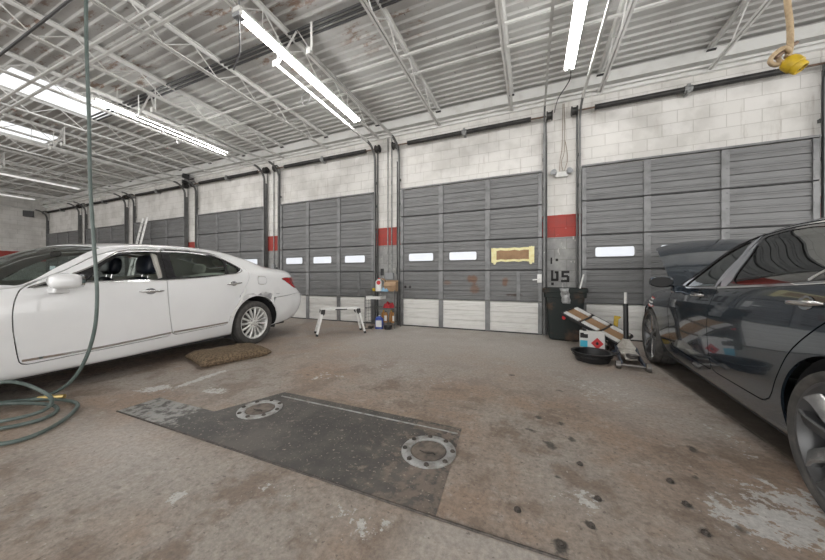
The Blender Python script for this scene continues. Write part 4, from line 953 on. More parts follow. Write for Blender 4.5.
# ------------------------------------------------------------------ dark sedan (nose to the doors, hood raised)
def dark_sedan():
    car = empty('dark_sedan', (2.119, 1.752, 0), (0, 0, R(90) - R(4)), label='dark blue-grey sedan with raised hood, nose to the garage door', cat='car')
    rows = [
        section((3.66, 0, .74), (3.66, .02, .74), (3.69, .02, .70), (3.73, .02, .62), (3.77, .02, .45), (3.75, .02, .28), (3.66, .02, .19)),
        section((3.65, 0, .75), (3.63, .38, .745), (3.66, .41, .70), (3.70, .43, .62), (3.74, .44, .45), (3.72, .43, .28), (3.62, .41, .19)),
        section((3.58, 0, .785), (3.44, .72, .765), (3.46, .77, .72), (3.48, .79, .63), (3.52, .81, .45), (3.50, .79, .28), (3.42, .74, .19)),
        sec(3.20, (3.25, .885), (3.2, .76, .85), (3.2, .81, .83), .885, .70, yD=.885),
        sec(2.83, (2.85, .945), (2.83, .79, .908), (2.83, .84, .89), .905, .78, yD=.905),
        sec(2.45, (2.50, .985), (2.36, .81, .952), (2.40, .855, .94), .902, .84, yD=.905),
        sec(2.20, (2.44, .995), (2.20, .80, .972), (2.22, .862, .96), .90, .86, yD=.905),
        sec(2.12, (2.40, 1.01), (2.12, .80, .985), (2.12, .866, .968), .90, .865, yD=.905),
        sec(1.78, (1.95, 1.245), (1.76, .712, 1.185), (1.80, .872, .985), .902, .87, yD=.91),
        sec(1.42, (1.50, 1.43), (1.39, .632, 1.365), (1.42, .876, 1.0), .904, .875, yD=.912),
        sec(1.28, (1.36, 1.45), (1.26, .618, 1.392), (1.28, .878, 1.005), .904, .88, yD=.913),
        sec(.80, (.85, 1.472), (.80, .610, 1.425), (.80, .880, 1.025), .906, .89, yD=.914),
        sec(.40, (.40, 1.462), (.40, .608, 1.412), (.40, .882, 1.045), .908, .90, yD=.916),
        sec(0.0, (-.03, 1.425), (0.0, .615, 1.365), (0.0, .88, 1.065), .915, .91, yD=.92),
        sec(-.32, (-.38, 1.315), (-.32, .65, 1.255), (-.32, .87, 1.08), .915, .91, yD=.918),
        sec(-.62, (-.74, 1.155), (-.62, .71, 1.13), (-.62, .85, 1.075), .90, .90, yD=.905),
        sec(-.72, (-.82, 1.135), (-.72, .72, 1.115), (-.72, .84, 1.065), .89, .89, yD=.90),
        section((-1.0, 0, 1.12), (-.90, .68, 1.10), (-.90, .80, 1.02), (-.90, .83, .85), (-.92, .85, .62), (-.90, .83, .40), (-.86, .78, .25)),
        section((-1.07, 0, 1.10), (-1.04, .38, 1.09), (-1.06, .42, 1.0), (-1.08, .45, .85), (-1.12, .47, .62), (-1.10, .45, .40), (-1.03, .42, .25)),
        section((-1.08, 0, 1.095), (-1.07, .02, 1.09), (-1.08, .02, 1.0), (-1.10, .02, .85), (-1.14, .02, .62), (-1.12, .02, .40), (-1.05, .02, .25))]
    fd = [(2.04, .978), (2.10, .88), (2.13, .72), (2.12, .50), (2.08, .36), (1.185, .352), (1.205, .50), (1.215, .74), (1.19, .88), (1.12, 1.005), (1.085, 1.405), (1.22, 1.395), (1.40, 1.345), (1.58, 1.262), (1.80, 1.13)]
    rd = [(1.185, .352), (1.205, .50), (1.215, .74), (1.19, .88), (1.12, 1.005), (1.085, 1.405), (.83, 1.418), (.55, 1.405), (.25, 1.362), (0, 1.282), (-.20, 1.17), (-.27, 1.10), (-.18, 1.05)] + [(p.x, p.z) for p in smoothpts([(-.10, 1.0, 1.0), ][:0] + [Vector((-.10, 0, .99)), Vector((.0, 0, .93)), Vector((.16, 0, .815)), Vector((.30, 0, .69)), Vector((.40, 0, .54)), Vector((.47, 0, .41)), Vector((.56, 0, .355))], 4)]
    sp = dict(arches=[(0, .345, .392), (2.825, .345, .39)],
              glass=[('fg', [(1.82, 1.0, .02), (1.185, 1.02), (1.158, 1.36), (1.26, 1.352), (1.42, 1.30), (1.58, 1.215)]),
                     ('rg', [(.95, 1.037), (1.055, 1.365), (.83, 1.382), (.60, 1.374), (.30, 1.328), (.06, 1.25), (.26, 1.066)]),
                     ('qg', [(.205, 1.072), (.025, 1.228), (-.10, 1.17), (-.215, 1.10)])],
              dlo=[(1.98, .985, .01), (1.18, 1.003), (.3, 1.048), (-.29, 1.09), (-.17, 1.17), (.0, 1.262), (.25, 1.342), (.55, 1.388), (.83, 1.398), (1.1, 1.388), (1.26, 1.368), (1.44, 1.315), (1.70, 1.175)],
              ws=(7.05, 9.0, 2.86), bl=(13.1, 15.0, 2.75), panels=[('fd', fd), ('rd', rd), ('tail', [(-.62, 1.02), (-1.2, 1.0), (-1.2, .80), (-.85, .82)]),
                      ('bump', [(-.37, .60), (-.75, .72), (-1.3, .76), (-1.3, .2), (-.40, .2), (-.41, .40)]), ('head', [(3.7, .72), (3.15, .78), (3.3, .66), (3.7, .58)])], hood=(.9, 5.85, 2.92), trunk=(16.1, 18.3, 2.8))
    parts, sd, full = assemble(car, rows, sp)
    P = M['gunmetal']
    shell_obj('body', parts['body'], [P, M['darkliner']], car, .012, both=True)
    h = shell_obj('hood', parts['hood'], [P, M['darkliner']], car, .022, both=True)
    hp = Vector((2.30, 0, .97)); th = R(-37); h.rotation_euler = (0, th, 0); h.location = hp - Matrix.Rotation(th, 3, 'Y') @ hp
    shell_obj('trunk_lid', parts['trunk'], [P, M['darkliner']], car, .02, both=True)
    shell_obj('windshield', parts['ws'].push(.004), M['wscreen'], car, 0, both=True); shell_obj('rear_window', parts['bl'].push(.004), M['tintglass'], car, 0, both=True)
    shell_obj('quarter_frame', parts['frame'], M['glossblack'], car, .012, both=True)
    for s in (1, -1):
        d = shell_obj('front_door', parts['fd'], [P, M['darkliner']], car, .016, s); shell_obj('door_frame', parts['fd_frame'], [M['glossblack'], M['darkliner']], d, .016, s)
        e = shell_obj('rear_door', parts['rd'], [P, M['darkliner']], car, .016, s); shell_obj('door_frame', parts['rd_frame'], [M['glossblack'], M['darkliner']], e, .016, s)
        shell_obj('door_window', parts['rg'].push(.005), M['tintglass'], e, 0, s); shell_obj('door_window', parts['fg'].push(.010), M['carglass'], d, 0, s); shell_obj('quarter_window', parts['qg'].push(.005), M['tintglass'], e, 0, s)
        bp = [(1.135, 1.005), (1.035, 1.005), (1.085, 1.37), (1.165, 1.36)]
        pf = full.clip(full.f(lambda x, y, z, u, v: np.where((v > 2.6) & (v < 6) & (y > .3), sdf([(1.118, 1.008), (.965, 1.02), (1.068, 1.380), (1.084, 1.387)], x, z), 1.))).push(-.003); shell_obj('pillar_trim', pf, M['pillarsheen'], e, .004, s)
        pf = full.clip(full.f(lambda x, y, z, u, v: np.where((v > 2.6) & (v < 6) & (y > .3), sdf([(1.180, 1.008), (1.124, 1.008), (1.090, 1.387), (1.150, 1.375)], x, z), 1.))).push(-.003); shell_obj('pillar_trim', pf, M['pillarsheen'], d, .004, s)
        door_handle(sd, 1.40, .935, M['chrome'], d, s, .22, 0, M['glossblack']); door_handle(sd, .20, .958, M['chrome'], e, s, .22, -.004, M['mirrorglass'])
        strip_on_side('belt_strip', sd, [(1.90, .985), (1.5, .993), (1.13, 1.004)], M['chrome'], d, .010, .006, s); strip_on_side('belt_strip', sd, [(1.11, 1.005), (.7, 1.026), (.3, 1.047), (-.26, 1.086)], M['chrome'], e, .010, .010, s)
        strip_on_side('window_strip', sd, [(-.27, 1.095), (-.16, 1.18), (.0, 1.268), (.25, 1.348), (.55, 1.393), (.83, 1.404), (1.08, 1.394)], M['chrome'], e, .007, .006, s)
        strip_on_side('window_strip', sd, [(.245, 1.07), (.14, 1.155), (.04, 1.24)], M['alu'], e, .008, .006, s)
        strip_on_side('window_seal', sd, [(1.09, 1.393), (1.26, 1.372), (1.44, 1.318), (1.70, 1.18), (1.95, 1.0)], M['seam'], d, .009, .006, s)
        shell_obj('rear_bumper', parts['bump'], P, car, .015, s); mirror(d, sd, 1.86, .985, M['gunmetal'], s, .20, .12, .17, glass=M['seam'], yout=-.04)  # near-black mirror glass stands in for a dark room reflection
        shell_obj('tail_lamp', parts['tail'], M['taillamp'], car, .02, s); shell_obj('headlamp', parts['head'], M['lampclear'], car, .02, s)
        for ax in (0, 2.825):
            arch_liner(car, ax, .345, .398, .45, .865, s, M['darkliner']); wheel(car, ax, s * .905, .340, s, 'five', .342, .283)
        b = MB(); b.box(.44, 2.40, min(s * .45, s * .84), max(s * .45, s * .84), .20, .30); b.build('sill', M['darkliner'], car)
    # red and white sticker on the left fender
    st = strip_on_side('fender_sticker', sd, [(2.86, .788), (2.62, .778)], mat('red sticker', (.50, .03, .025), .5), car, .072, .002, 1)
    for k in range(3): strip_on_side('sticker_stripe', sd, [(2.83 - .01 * k, .826 - .040 * k), (2.76, .816 - .040 * k), (2.66, .818 - .040 * k)], M['whitelabel'], st, .009, .0035, 1)
    u = MB(); u.box(-.95, 3.6, -.62, .62, .19, .27); u.box(.44, 2.40, -.83, .83, .21, .29); u.box(2.36, 2.42, -.84, .84, .25, .93); u.box(-1.0, -.42, -.76, .76, .28, .60); u.build('underbody', M['darkliner'], car)
    g = MB(); g.box(2.65, 3.35, -.35, .35, .40, .80); g.box(2.7, 3.3, -.25, .25, .80, .86); g.box(2.55, 2.75, .42, .62, .55, .80); g.build('engine', M['rotor'], car, bevel=.02)
    MB().tube([(3.35, -.45, .80), (2.9, -.50, 1.32)], .005, 6).build('hood_prop', M['alu'], car)
    dsh = MB(); dsh.prism([(2.36, .60), (2.36, .95), (2.12, .965), (1.86, .92), (1.80, .78), (1.95, .60)], lambda p, q, e: (p, e, q), -.76, .76); dsh.build('dashboard', M['darkliner'], car, bevel=.03)
    steering(car, 1.68, .37, .84, M['darkliner'])
    for y in (.38, -.38): front_seat(car, 1.20, y, M['greyseat'], .46)
    rs = pillow('rear_seat', (.54, 1.36, .22), M['greyseat'], car, TR(.32, 0, .47, 5)); pillow('backrest', (.18, 1.36, .62), M['greyseat'], rs, TR(.0, 0, .80, -22))
    MB().box(-.72, -.08, -.70, .70, 1.02, 1.05).build('parcel_shelf', M['darkliner'], car)
    return car
dark_sedan()
# ------------------------------------------------------------------ floor fittings
from mathutils import noise as mnoise
def platemat():
    m = bpy.data.materials.new('oily floor plate'); m.use_nodes = True; k = NT(m); b = k.n['Principled BSDF']; v = k.obj(); s = k.sep(v)
    n1 = k.noise(v, 2.5, 6, .65); n2 = k.noise(v, 14, 6, .7); n3 = k.noise(v, 60, 3)
    c = k.mix(k.ramp(n1, .4, .65), (.062, .058, .054), (.12, .108, .096))
    pale = k.ramp(k.math('ADD', k.math('MULTIPLY', n2, 1.0), k.math('MULTIPLY', k.ramp(s[0], -2.2, -2.7), .21)), .60, .76); c = k.mix(k.math('MULTIPLY', pale, .8), c, (.36, .36, .345))
    tan = k.ramp(k.math('ADD', n2, k.math('MULTIPLY', k.ramp(s[0], -1.1, -.45), .16)), .56, .70); c = k.mix(k.math('MULTIPLY', tan, .55), c, (.27, .21, .165))
    sp = k.ramp(n3, .64, .68); c = k.mix(k.math('MULTIPLY', sp, .7), c, (.42, .36, .30))
    k.l.new(c, b.inputs['Base Color']); b.inputs['Roughness'].default_value = .55; k.l.new(k.bump(n2, .25, .004), b.inputs['Normal'])
    return m
M['plate'] = platemat()
M['ring'] = mat('scuffed pale steel ring', (.42, .425, .42), .45, .35, (.27, .26, .24), 18, .4, .65)
M['lid'] = mat('dirty lid', (.20, .165, .135), .7, 0, (.10, .085, .075), 14, .4, .65, .3, 40)
M['bolt'] = mat('rusty dark bolt', (.10, .085, .075), .55, .5, (.05, .045, .04), 30)
pl = [(-3.10, 1.265), (-.40, 1.245), (-.46, 2.05), (-2.15, 2.07), (-2.36, 1.555), (-3.09, 1.55)]
t = empty('floor_plate', (0, 0, 0), label='dark oily steel plate let into the floor around two round lids', cat='floor plate')
MB().prism(pl, lambda a, b, e: (a, b, e), -.003, .004).build('plate', M['plate'], t)
MB().bar((-2.10, 1.985, .005), (-.47, 1.965, .005), .012, .008).build('edge_strip', M['ring'], t)
m = MB(); m.box(-.78, -.54, 1.93, 2.02, .004, .007); m.build('recess_plate', M['lid'], t)
for i, (x, y, l) in enumerate(((-2.05, 1.72, 'round bolted floor lid at the far left end of the dark plate'), (-.59, 1.70, 'round bolted floor lid at the near right end of the dark plate'))):
    t = empty('manhole_cover', (x, y, .004), label=l, cat='floor lid', group='round floor lids')
    MB().lathe([(.112, 0), (.112, .008), (.118, .011), (.162, .011), (.168, .008), (.168, 0)], 48, closed=True).build('flange_ring', M['ring'], t, smooth=35)
    MB().lathe([(.0, .006), (.09, .006), (.104, .008), (.108, .004), (.111, 0)], 40).build('lid', M['lid'], t, smooth=35)
    m = MB(); m.tube(smoothpts([(-.05, -.02, .007), (-.02, -.032, .009), (.01, -.028, .009), (.035, -.02, .009), (.05, -.03, .007)], 4), .0045, 5); m.build('lid_handle', M['bolt'], t)
    for q in range(8):
        a = 2 * PI * q / 8 + .25; MB().lathe([(.0, .020), (.012, .019), (.017, .012), (.017, .002)], 6, Matrix.Translation((.148 * math.cos(a), .148 * math.sin(a), 0))).build('bolt', M['bolt'], t)
for x, y, l in ((-.06, 1.43, 'anchor bolt stub left of the others, above the floor joint'), (.24, 1.46, 'anchor bolt stub in a dark spot at lower centre right'), (.11, 1.31, 'anchor bolt stub nearest the bottom edge of the photo'), (.26, 1.92, 'small anchor bolt stub farthest up among the floor bolts'), (.30, 1.65, 'anchor bolt stub in an oil spot, centre of the floor bolts'),
                (.68, 1.94, 'upper bolt stub of the row beside the white worn patch'), (.68, 1.77, 'middle bolt stub of the row beside the white worn patch'), (.68, 1.60, 'lower bolt stub of the row beside the white worn patch')):
    o = MB().lathe([(.0, .016), (.007, .015), (.009, .008), (.015, .008), (.017, .0)], 8).build('anchor_bolt', M['bolt'], loc=(x, y, 0), smooth=30); tag(o, l, 'bolt', 'anchor bolt stubs in the floor')

# ------------------------------------------------------------------ air hose
M['hose'] = mat('green grey rubber hose', (.085, .115, .105), .5, 0, (.12, .15, .14), 8)
M['brass'] = mat('brass', (.55, .42, .18), .35, .9)
o = MB().tube(smoothpts([(-3.10, 1.262, .002), (-2.2, 1.256, .003), (-1.2, 1.249, .003), (-.40, 1.242, .003), (.1, 1.243, .002), (.7, 1.235, .001)], 8), .006, 6).build('joint_filler', M['bolt'])
tag(o, 'dark filler strip in the floor joint along the near edge of the steel plate', 'floor joint')
def hose():
    t = empty('air_hose', (-3.6, 1.28, 0), label='green air hose hanging from the roof and coiled on the floor', cat='hose')
    dn = [(-3.63, 1.27, 4.66), (-3.624, 1.27, 3.52), (-3.616, 1.273, 3.0), (-3.60, 1.28, 2.47), (-3.59, 1.283, 1.94), (-3.567, 1.293, 1.5), (-3.545, 1.303, 1.15), (-3.535, 1.307, .885), (-3.56, 1.30, .62), (-3.66, 1.28, .36), (-3.80, 1.24, .16), (-3.95, 1.17, .05), (-4.06, 1.05, .018), (-4.16, .86, .018), (-4.0, .62, .018), (-3.55, .56, .018), (-3.16, .70, .018),
          (-3.10, .84, .018), (-3.24, 1.02, .018), (-3.48, 1.17, .018), (-3.67, 1.19, .02), (-3.86, 1.09, .045), (-4.08, .88, .05), (-4.0, .70, .045), (-3.70, .66, .018), (-3.47, .78, .018), (-3.40, .95, .018), (-3.52, 1.07, .018), (-3.70, 1.08, .03), (-3.93, .96, .05), (-4.02, .80, .07), (-3.85, .70, .05), (-3.62, .74, .045), (-3.52, .84, .045), (-3.50, .96, .045), (-3.58, 1.05, .05), (-3.70, 1.09, .085), (-3.78, 1.05, .15), (-3.83, .97, .225), (-3.90, .88, .25), (-4.0, .70, .2), (-3.98, .5, .06), (-3.9, .3, .02), (-3.7, .0, .018)]
    P = smoothpts([(a + 3.6, b - 1.28, c) for a, b, c in dn], 8)
    MB().tube(P, .0135, 10).build('hose', M['hose'], t, smooth=70)
    m = MB(); q = Vector((-.30, -.20, .055)); d = Vector((.16, .10, .0))
    m.tube([q, q + d * .25, q + d * .26, q + d * .5, q + d * .51, q + d * .75, q + d * .76, q + d], [.014, .014, .02, .02, .015, .015, .019, .017], 10); m.build('coupling', M['brass'], t, smooth=30)
hose()

# ------------------------------------------------------------------ burlap cushion
def cushion():
    n = 64; sx, sy, h = .33, .42, .085; vs = []; fs = []
    m = MB()
    for s in (1, -1):
        base = len(vs)
        for j in range(n + 1):
            for i in range(n + 1):
                u, v = i / n * 2 - 1, j / n * 2 - 1
                e = max(0, 1 - abs(u) ** 6) * max(0, 1 - abs(v) ** 6)
                x = u * sx * (1 - .05 * (1 - abs(v) ** 2)) ; y = v * sy * (1 - .04 * (1 - abs(u) ** 2))
                nz = mnoise.noise(Vector((x * 26, y * 26, s))) * .005 + mnoise.noise(Vector((x * 75, y * 75, s * 2))) * .005
                z = h * s * e ** .42 * (.85 if s > 0 else .8) + nz * (1 if e > 0 else .6) + (.012 * mnoise.noise(Vector((x * 5, y * 5, 3))) if s > 0 else 0)
                if s < 0: z = max(z, -.05)
                vs.append((x + mnoise.noise(Vector((y * 60, x * 60, 7))) * .005, y + mnoise.noise(Vector((y * 60, x * 60, 9))) * .005, z))
        for j in range(n):
            for i in range(n):
                a = base + j * (n + 1) + i; q = (a, a + 1, a + n + 2, a + n + 1); fs.append(q if s > 0 else q[::-1])
    m.add(vs, fs)
    cm = mat('coarse brown burlap', (.20, .145, .09), .95, 0, (.09, .062, .038), 42, .38, .62, .6, 160)
    o = m.build('floor_cushion', cm, smooth=60, loc=(-3.79, 2.70, .05)); o.rotation_euler = (0, 0, R(-17)); tag(o, 'thick shaggy brown burlap cushion lying on the floor by the white sedan', 'cushion')
cushion()

# ------------------------------------------------------------------ aluminium work platform
def platform():
    t = empty('work_platform', (-3.47, 4.72, 0), (0, 0, R(45)), label='low folding aluminium work platform with splayed legs', cat='work platform')
    L, W, H = .37, .155, .50     # half top length, half width, height
    m = MB(); m.box(-L, L, -W, W, H - .035, H - .005)
    top = m.build('deck', M['steelwhite'], t, bevel=.008)
    g = MB()
    for y in (-.10, -.05, 0, .05, .10): g.box(-L + .02, L - .02, y - .012, y + .012, H - .006, H)
    g.build('tread_ribs', M['alu'], top)
    MB().box(-.11, .11, -W - .006, -W + .002, H - .032, H - .012).build('grip_strip', M['black'], top)
    for sx in (-1, 1):
        for sy in (-1, 1):
            p = Vector((sx * (L - .035), sy * (W - .02), H - .05)); q = Vector((sx * (L + .075), sy * (W + .035), .03))
            l = MB().bar(p, q, .034, .05, up=(0, 1, 0)).build('leg', M['steelwhite'], t, bevel=.004)
            d = (q - p).normalized(); MB().bar(q - d * .01, q + d * .03, .042, .058, up=(0, 1, 0)).build('foot', M['black'], l, bevel=.004)
            MB().prism([(-.035, .03), (.035, .03), (.045, -.05), (.0, -.085), (-.03, -.05)], lambda a, b, e: (sx * (L - .04) + sx * a, sy * e, H - .045 + b), W - .035, W + .012).build('hinge', M['black'], l, bevel=.005)
        MB().bar((sx * (L + .035), -W - .01, .18), (sx * (L + .035), W + .01, .18), .02, .03).build('cross_rung', M['steelwhite'], t, bevel=.003)
platform()

# ------------------------------------------------------------------ wire rack and what is on it
RX, RY = -3.06, 5.72
def rack():
    t = empty('wire_rack', (RX, RY, 0), label='chrome wire shelf rack standing at the pillar between two doors', cat='shelf rack')
    w, d = .365, .15
    for x in (-w, w):
        for y in (-d, d): MB().tube([(x, y, 0), (x, y, .82)], .011, 10).build('post', M['jamb'], t, smooth=50)
    for z in (.10, .42, .78):
        m = MB()
        m.tube([(-w, -d, z), (w, -d, z), (w, d, z), (-w, d, z)], .006, 6, True); m.tube([(-w, -d, z - .03), (w, -d, z - .03), (w, d, z - .03), (-w, d, z - .03)], .004, 6, True)
        for i in range(15): x = -w + .02 + i * (2 * w - .04) / 14; m.tube([(x, -d, z + .004), (x, d, z + .004)], .0022, 5)
        for i in range(12): x = -w + .02 + i * (2 * w - .04) / 11; m.tube([(x, -d, z), (x + .02, -d, z - .03)], .002, 4)
        m.build('shelf', M['jamb'], t)
    m = MB()
    for z in (.20, .27, .34, .50, .57, .64, .71): m.tube([(-w, -d, z), (-w, d, z)], .003, 5)
    for y in (-.08, 0, .08): m.tube([(-w, y, .1), (-w, y, .78)], .003, 5)
    m.build('side_grille', M['jamb'], t)
    m = MB(); m.box(-.32, .02, -d - .03, d - .05, .615, .622); m.box(-.32, .02, -d - .034, -d - .03, .615, .68); m.box(-.324, -.32, -d - .03, d - .05, .615, .68); m.box(.02, .024, -d - .03, d - .05, .615, .68); m.build('side_tray', M['steelwhite'], t)
rack()
M['hdpe'] = mat('translucent white plastic', (.72, .72, .70), .4); M['redlabel'] = mat('red label', (.55, .03, .035), .5); M['bluecloth'] = mat('pale blue cloth', (.32, .52, .68), .85, 0, (.22, .42, .60), 20)
M['yellow'] = mat('yellow plastic', (.62, .42, .02), .45, 0, (.46, .31, .015), 14); M['redcloth'] = mat('red cloth', (.42, .03, .04), .85, 0, (.25, .02, .025), 20); M['bluebottle'] = mat('blue plastic jug', (.025, .06, .30), .35)
M['amber'] = mat('amber plastic', (.42, .20, .05), .45, 0, (.30, .14, .04), 12)
def T2(o, l, c, g=None): return tag(o, l, c, g)
zt = .786
def bottle(name, x, y, z, w, d, h, body, cap, l, c='bottle', g=None, label=None, rz=0):
    t = empty(name, (x, y, z), (0, 0, R(rz)), label=l, cat=c, group=g)
    m = MB(); prof = [(.0, 1.0, 1.0), (.72, 1.0, 1.0), (.80, .86, .8), (.86, .45, .5), (.93, .40, .45)]; n = 16; vs = []
    for zz, a, b in prof:
        for k in range(n):
            q = 2 * PI * k / n; cx, cy = math.cos(q), math.sin(q); rr = 1 / (abs(cx) ** 4 + abs(cy) ** 4) ** .25
            vs.append((cx * rr * w / 2 * a, cy * rr * d / 2 * b, zz * h))
    fs = [(i * n + k, i * n + (k + 1) % n, (i + 1) * n + (k + 1) % n, (i + 1) * n + k) for i in range(len(prof) - 1) for k in range(n)] + [tuple(range(n))[::-1], tuple(range((len(prof) - 1) * n, len(prof) * n))]
    m.add(vs, fs).build('body', body, t, smooth=35)
    MB().lathe([(.0, 1.0 * h), (.018, 1.0 * h), (.020, .92 * h), (.0, .92 * h)], 12).build('cap', cap, t, smooth=30)
    if label: MB().box(-w * .36, w * .36, -d / 2 - .003, -d / 2 + .004, h * .15, h * .62).build('label', label, t)
    return t
t = bottle('plastic_jug', RX - .07, RY - .05, zt, .15, .11, .29, M['hdpe'], M['redlabel'], 'white plastic jug with round red mark on the rack top', 'jug', rz=20)
MB().lathe([(.0, 0), (.045, 0), (.045, .004), (.0, .004)], 20, Matrix.Translation((0, -.062, .19)) @ Matrix.Rotation(R(90), 4, 'X')).build('red_mark', M['redlabel'], t)
t = empty('cardboard_box', (RX + .20, RY + .02, zt), (0, 0, R(12)), label='open cardboard box on the right of the rack top', cat='box')
m = MB(); m.box(-.10, .10, -.09, .09, 0, .006); m.box(-.10, .10, -.09, -.085, 0, .17); m.box(-.10, .10, .085, .09, 0, .20); m.box(-.10, -.095, -.09, .09, 0, .19); m.box(.095, .10, -.09, .09, 0, .17); m.build('box', M['cardboard'], t)
MB().bar((.0, -.088, .168), (.0, -.150, .10), .19, .005, up=(0, 1, 0)).build('flap', M['cardboard'], t); MB().bar((-.10, 0, .19), (-.16, 0, .235), .17, .005, up=(1, 0, 0)).build('flap', M['cardboard'], t); t.scale = (1.3, 1.2, 1.2)
def cloth(name, loc, size, m, l, c, seed):
    n = 18; vs = []; fs = []
    for s in (1, 0):
        b = len(vs)
        for j in range(n + 1):
            for i in range(n + 1):
                u, v = i / n * 2 - 1, j / n * 2 - 1; rr = min(1, math.hypot(u, v)); k = max(abs(u), abs(v)); sc = k / (math.hypot(u, v) + 1e-9) if k else 1
                x, y = u * sc * size[0] / 2, v * sc * size[1] / 2; e = max(0, 1 - k ** 3)
                w = 1 + .18 * mnoise.noise(Vector((u * 2, v * 2, seed)))
                z = s * e * (size[2] * (.7 + .6 * mnoise.noise(Vector((u * 2.2, v * 2.2, seed + 5)))) ) + .002 * s
                vs.append((x * w, y * w, max(z, 0)))
        for j in range(n):
            for i in range(n):
                a = b + j * (n + 1) + i; q = (a, a + 1, a + n + 2, a + n + 1); fs.append(q if s else q[::-1])
    o = MB().add(vs, fs).build(name, m, smooth=60, loc=loc); return tag(o, l, c)
cloth('shop_cloth', (RX + .10, RY - .085, zt), (.20, .12, .10), M['bluecloth'], 'crumpled pale blue cloth in front of the cardboard box', 'cloth', 2)
t = empty('yellow_cup', (RX - .19, RY - .06, zt), label='small yellow cup at the left end of the rack top', cat='cup'); MB().lathe([(.0, .004), (.03, .004), (.036, .065), (.039, .065), (.033, 0), (.0, 0)], 16).build('cup', M['yellow'], t, smooth=40)
cloth('red_rag', (RX + .16, RY - .03, .428), (.28, .20, .14), M['redcloth'], 'red rag heaped on the middle shelf of the rack', 'rag', 4)
for i, (x, y, l) in enumerate(((-.09, .02, 'amber bottle at the left on the bottom shelf of the rack'), (.0, -.05, 'amber bottle second from left on the bottom shelf of the rack'), (.09, .03, 'amber bottle third from left on the bottom shelf of the rack'), (.175, -.04, 'amber bottle at the right on the bottom shelf of the rack'))):
    bottle('oil_bottle', RX + x + .10, RY + y, .106, .085, .07, .255 - .01 * (i % 2), M['amber'], M['black'] if i % 2 else M['yellow'], l, g='amber bottles on the rack', label=M['whitelabel'] if i in (1, 3) else None, rz=i * 17)
bottle('blue_jug', RX + .06, RY - .27, 0, .17, .11, .29, M['bluebottle'], M['whitelabel'], 'blue plastic jug with white label on the floor before the rack', 'jug', label=M['whitelabel'], rz=15)
t = empty('black_tray', (RX + .27, RY - .27, 0), label='small black tub on the floor beside the blue jug', cat='tub'); MB().lathe([(.0, .004), (.07, .004), (.085, .075), (.09, .075), (.075, 0), (.0, 0)], 20).build('tub', M['black'], t, smooth=40)
o = MB().tube(smoothpts([(RX - .32, RY - .33, .008), (RX - .22, RY - .42, .008), (RX - .08, RY - .38, .008), (RX - .02, RY - .44, .008)], 6), .007, 6).build('black_cable', M['black'], smooth=60); tag(o, 'black cable lying on the floor left of the blue jug', 'cable')
o = MB().box(-.05, .05, -.04, .04, 0, .05).build('valve_block', M['bolt'], bevel=.012, loc=(RX - .13, RY - .30, 0)); tag(o, 'small dark metal block on the floor under the rack front', 'block')

# ------------------------------------------------------------------ waste bin
M['bin'] = mat('dirty dark green bin plastic', (.010, .016, .015), .7, 0, (.075, .042, .026), 3.2, .50, .68, .1, 40)
def bin_():
    t = empty('waste_bin', (.545, 5.765, 0), (0, 0, R(-6)), label='dirty dark green waste bin against the stencilled pillar', cat='bin')
    def ring(w, d, z, n=5):
        out = []; r = .06
        for cx, cy, a in ((w - r, d - r, 0), (-w + r, d - r, 90), (-w + r, -d + r, 180), (w - r, -d + r, 270)): out += [(cx + r * math.cos(R(a + k * 90 / n)), cy + r * math.sin(R(a + k * 90 / n)), z) for k in range(n + 1)]
        return out
    sec_ = [(.225, .19, .01), (.25, .21, .03), (.295, .235, .72), (.295, .235, .74), (.325, .25, .745), (.33, .255, .83), (.345, .265, .835), (.345, .265, .90), (.325, .25, .905), (.315, .24, .86), (.285, .22, .70), (.235, .19, .06)]
    vs = []; n = 24
    for s in sec_: vs += ring(*s)
    fs = [(i * n + k, i * n + (k + 1) % n, (i + 1) * n + (k + 1) % n, (i + 1) * n + k) for i in range(len(sec_) - 1) for k in range(n)] + [tuple(range(n))[::-1], tuple(range((len(sec_) - 1) * n, len(sec_) * n))]
    MB().add(vs, fs).build('bin_body', M['bin'], t, smooth=35)
    m = MB(); vs = []
    for i in range(9):
        z = .905 - .26 * i / 8; y = -.275 - .012 * math.sin(i * .9) if i < 3 else -.262 + (.90 - z) * .02 - .006 * math.sin(i * 1.7)
        for x in (-.07, .0, .06): vs.append((x + .008 * math.sin(i * 2 + x * 30) + i * .004, y - .006 * math.cos(x * 40 + i), z + .012 * math.sin(x * 50)))
    m.add(vs, [(i * 3 + j, i * 3 + j + 1, i * 3 + 4 + j, i * 3 + 3 + j) for i in range(8) for j in range(2)])
    o = m.build('duct_tape', mat('silver duct tape', (.40, .41, .41), .35, .3, (.28, .28, .28), 22), t, smooth=60, recalc=False); s = o.modifiers.new('s', 'SOLIDIFY'); s.thickness = .002
    for x in (-.24, .24): MB().tube([(x - .03, .20, .09), (x + .03, .20, .09)], .09, 16).build('bin_wheel', M['black'], t, smooth=40)
bin_()
o = MB().tube([(.60, 5.78, .10), (.86, 5.93, 1.14)], .014, 10).build('metal_rod', M['alu'], smooth=50); tag(o, 'grey metal rod sticking out of the waste bin', 'rod')

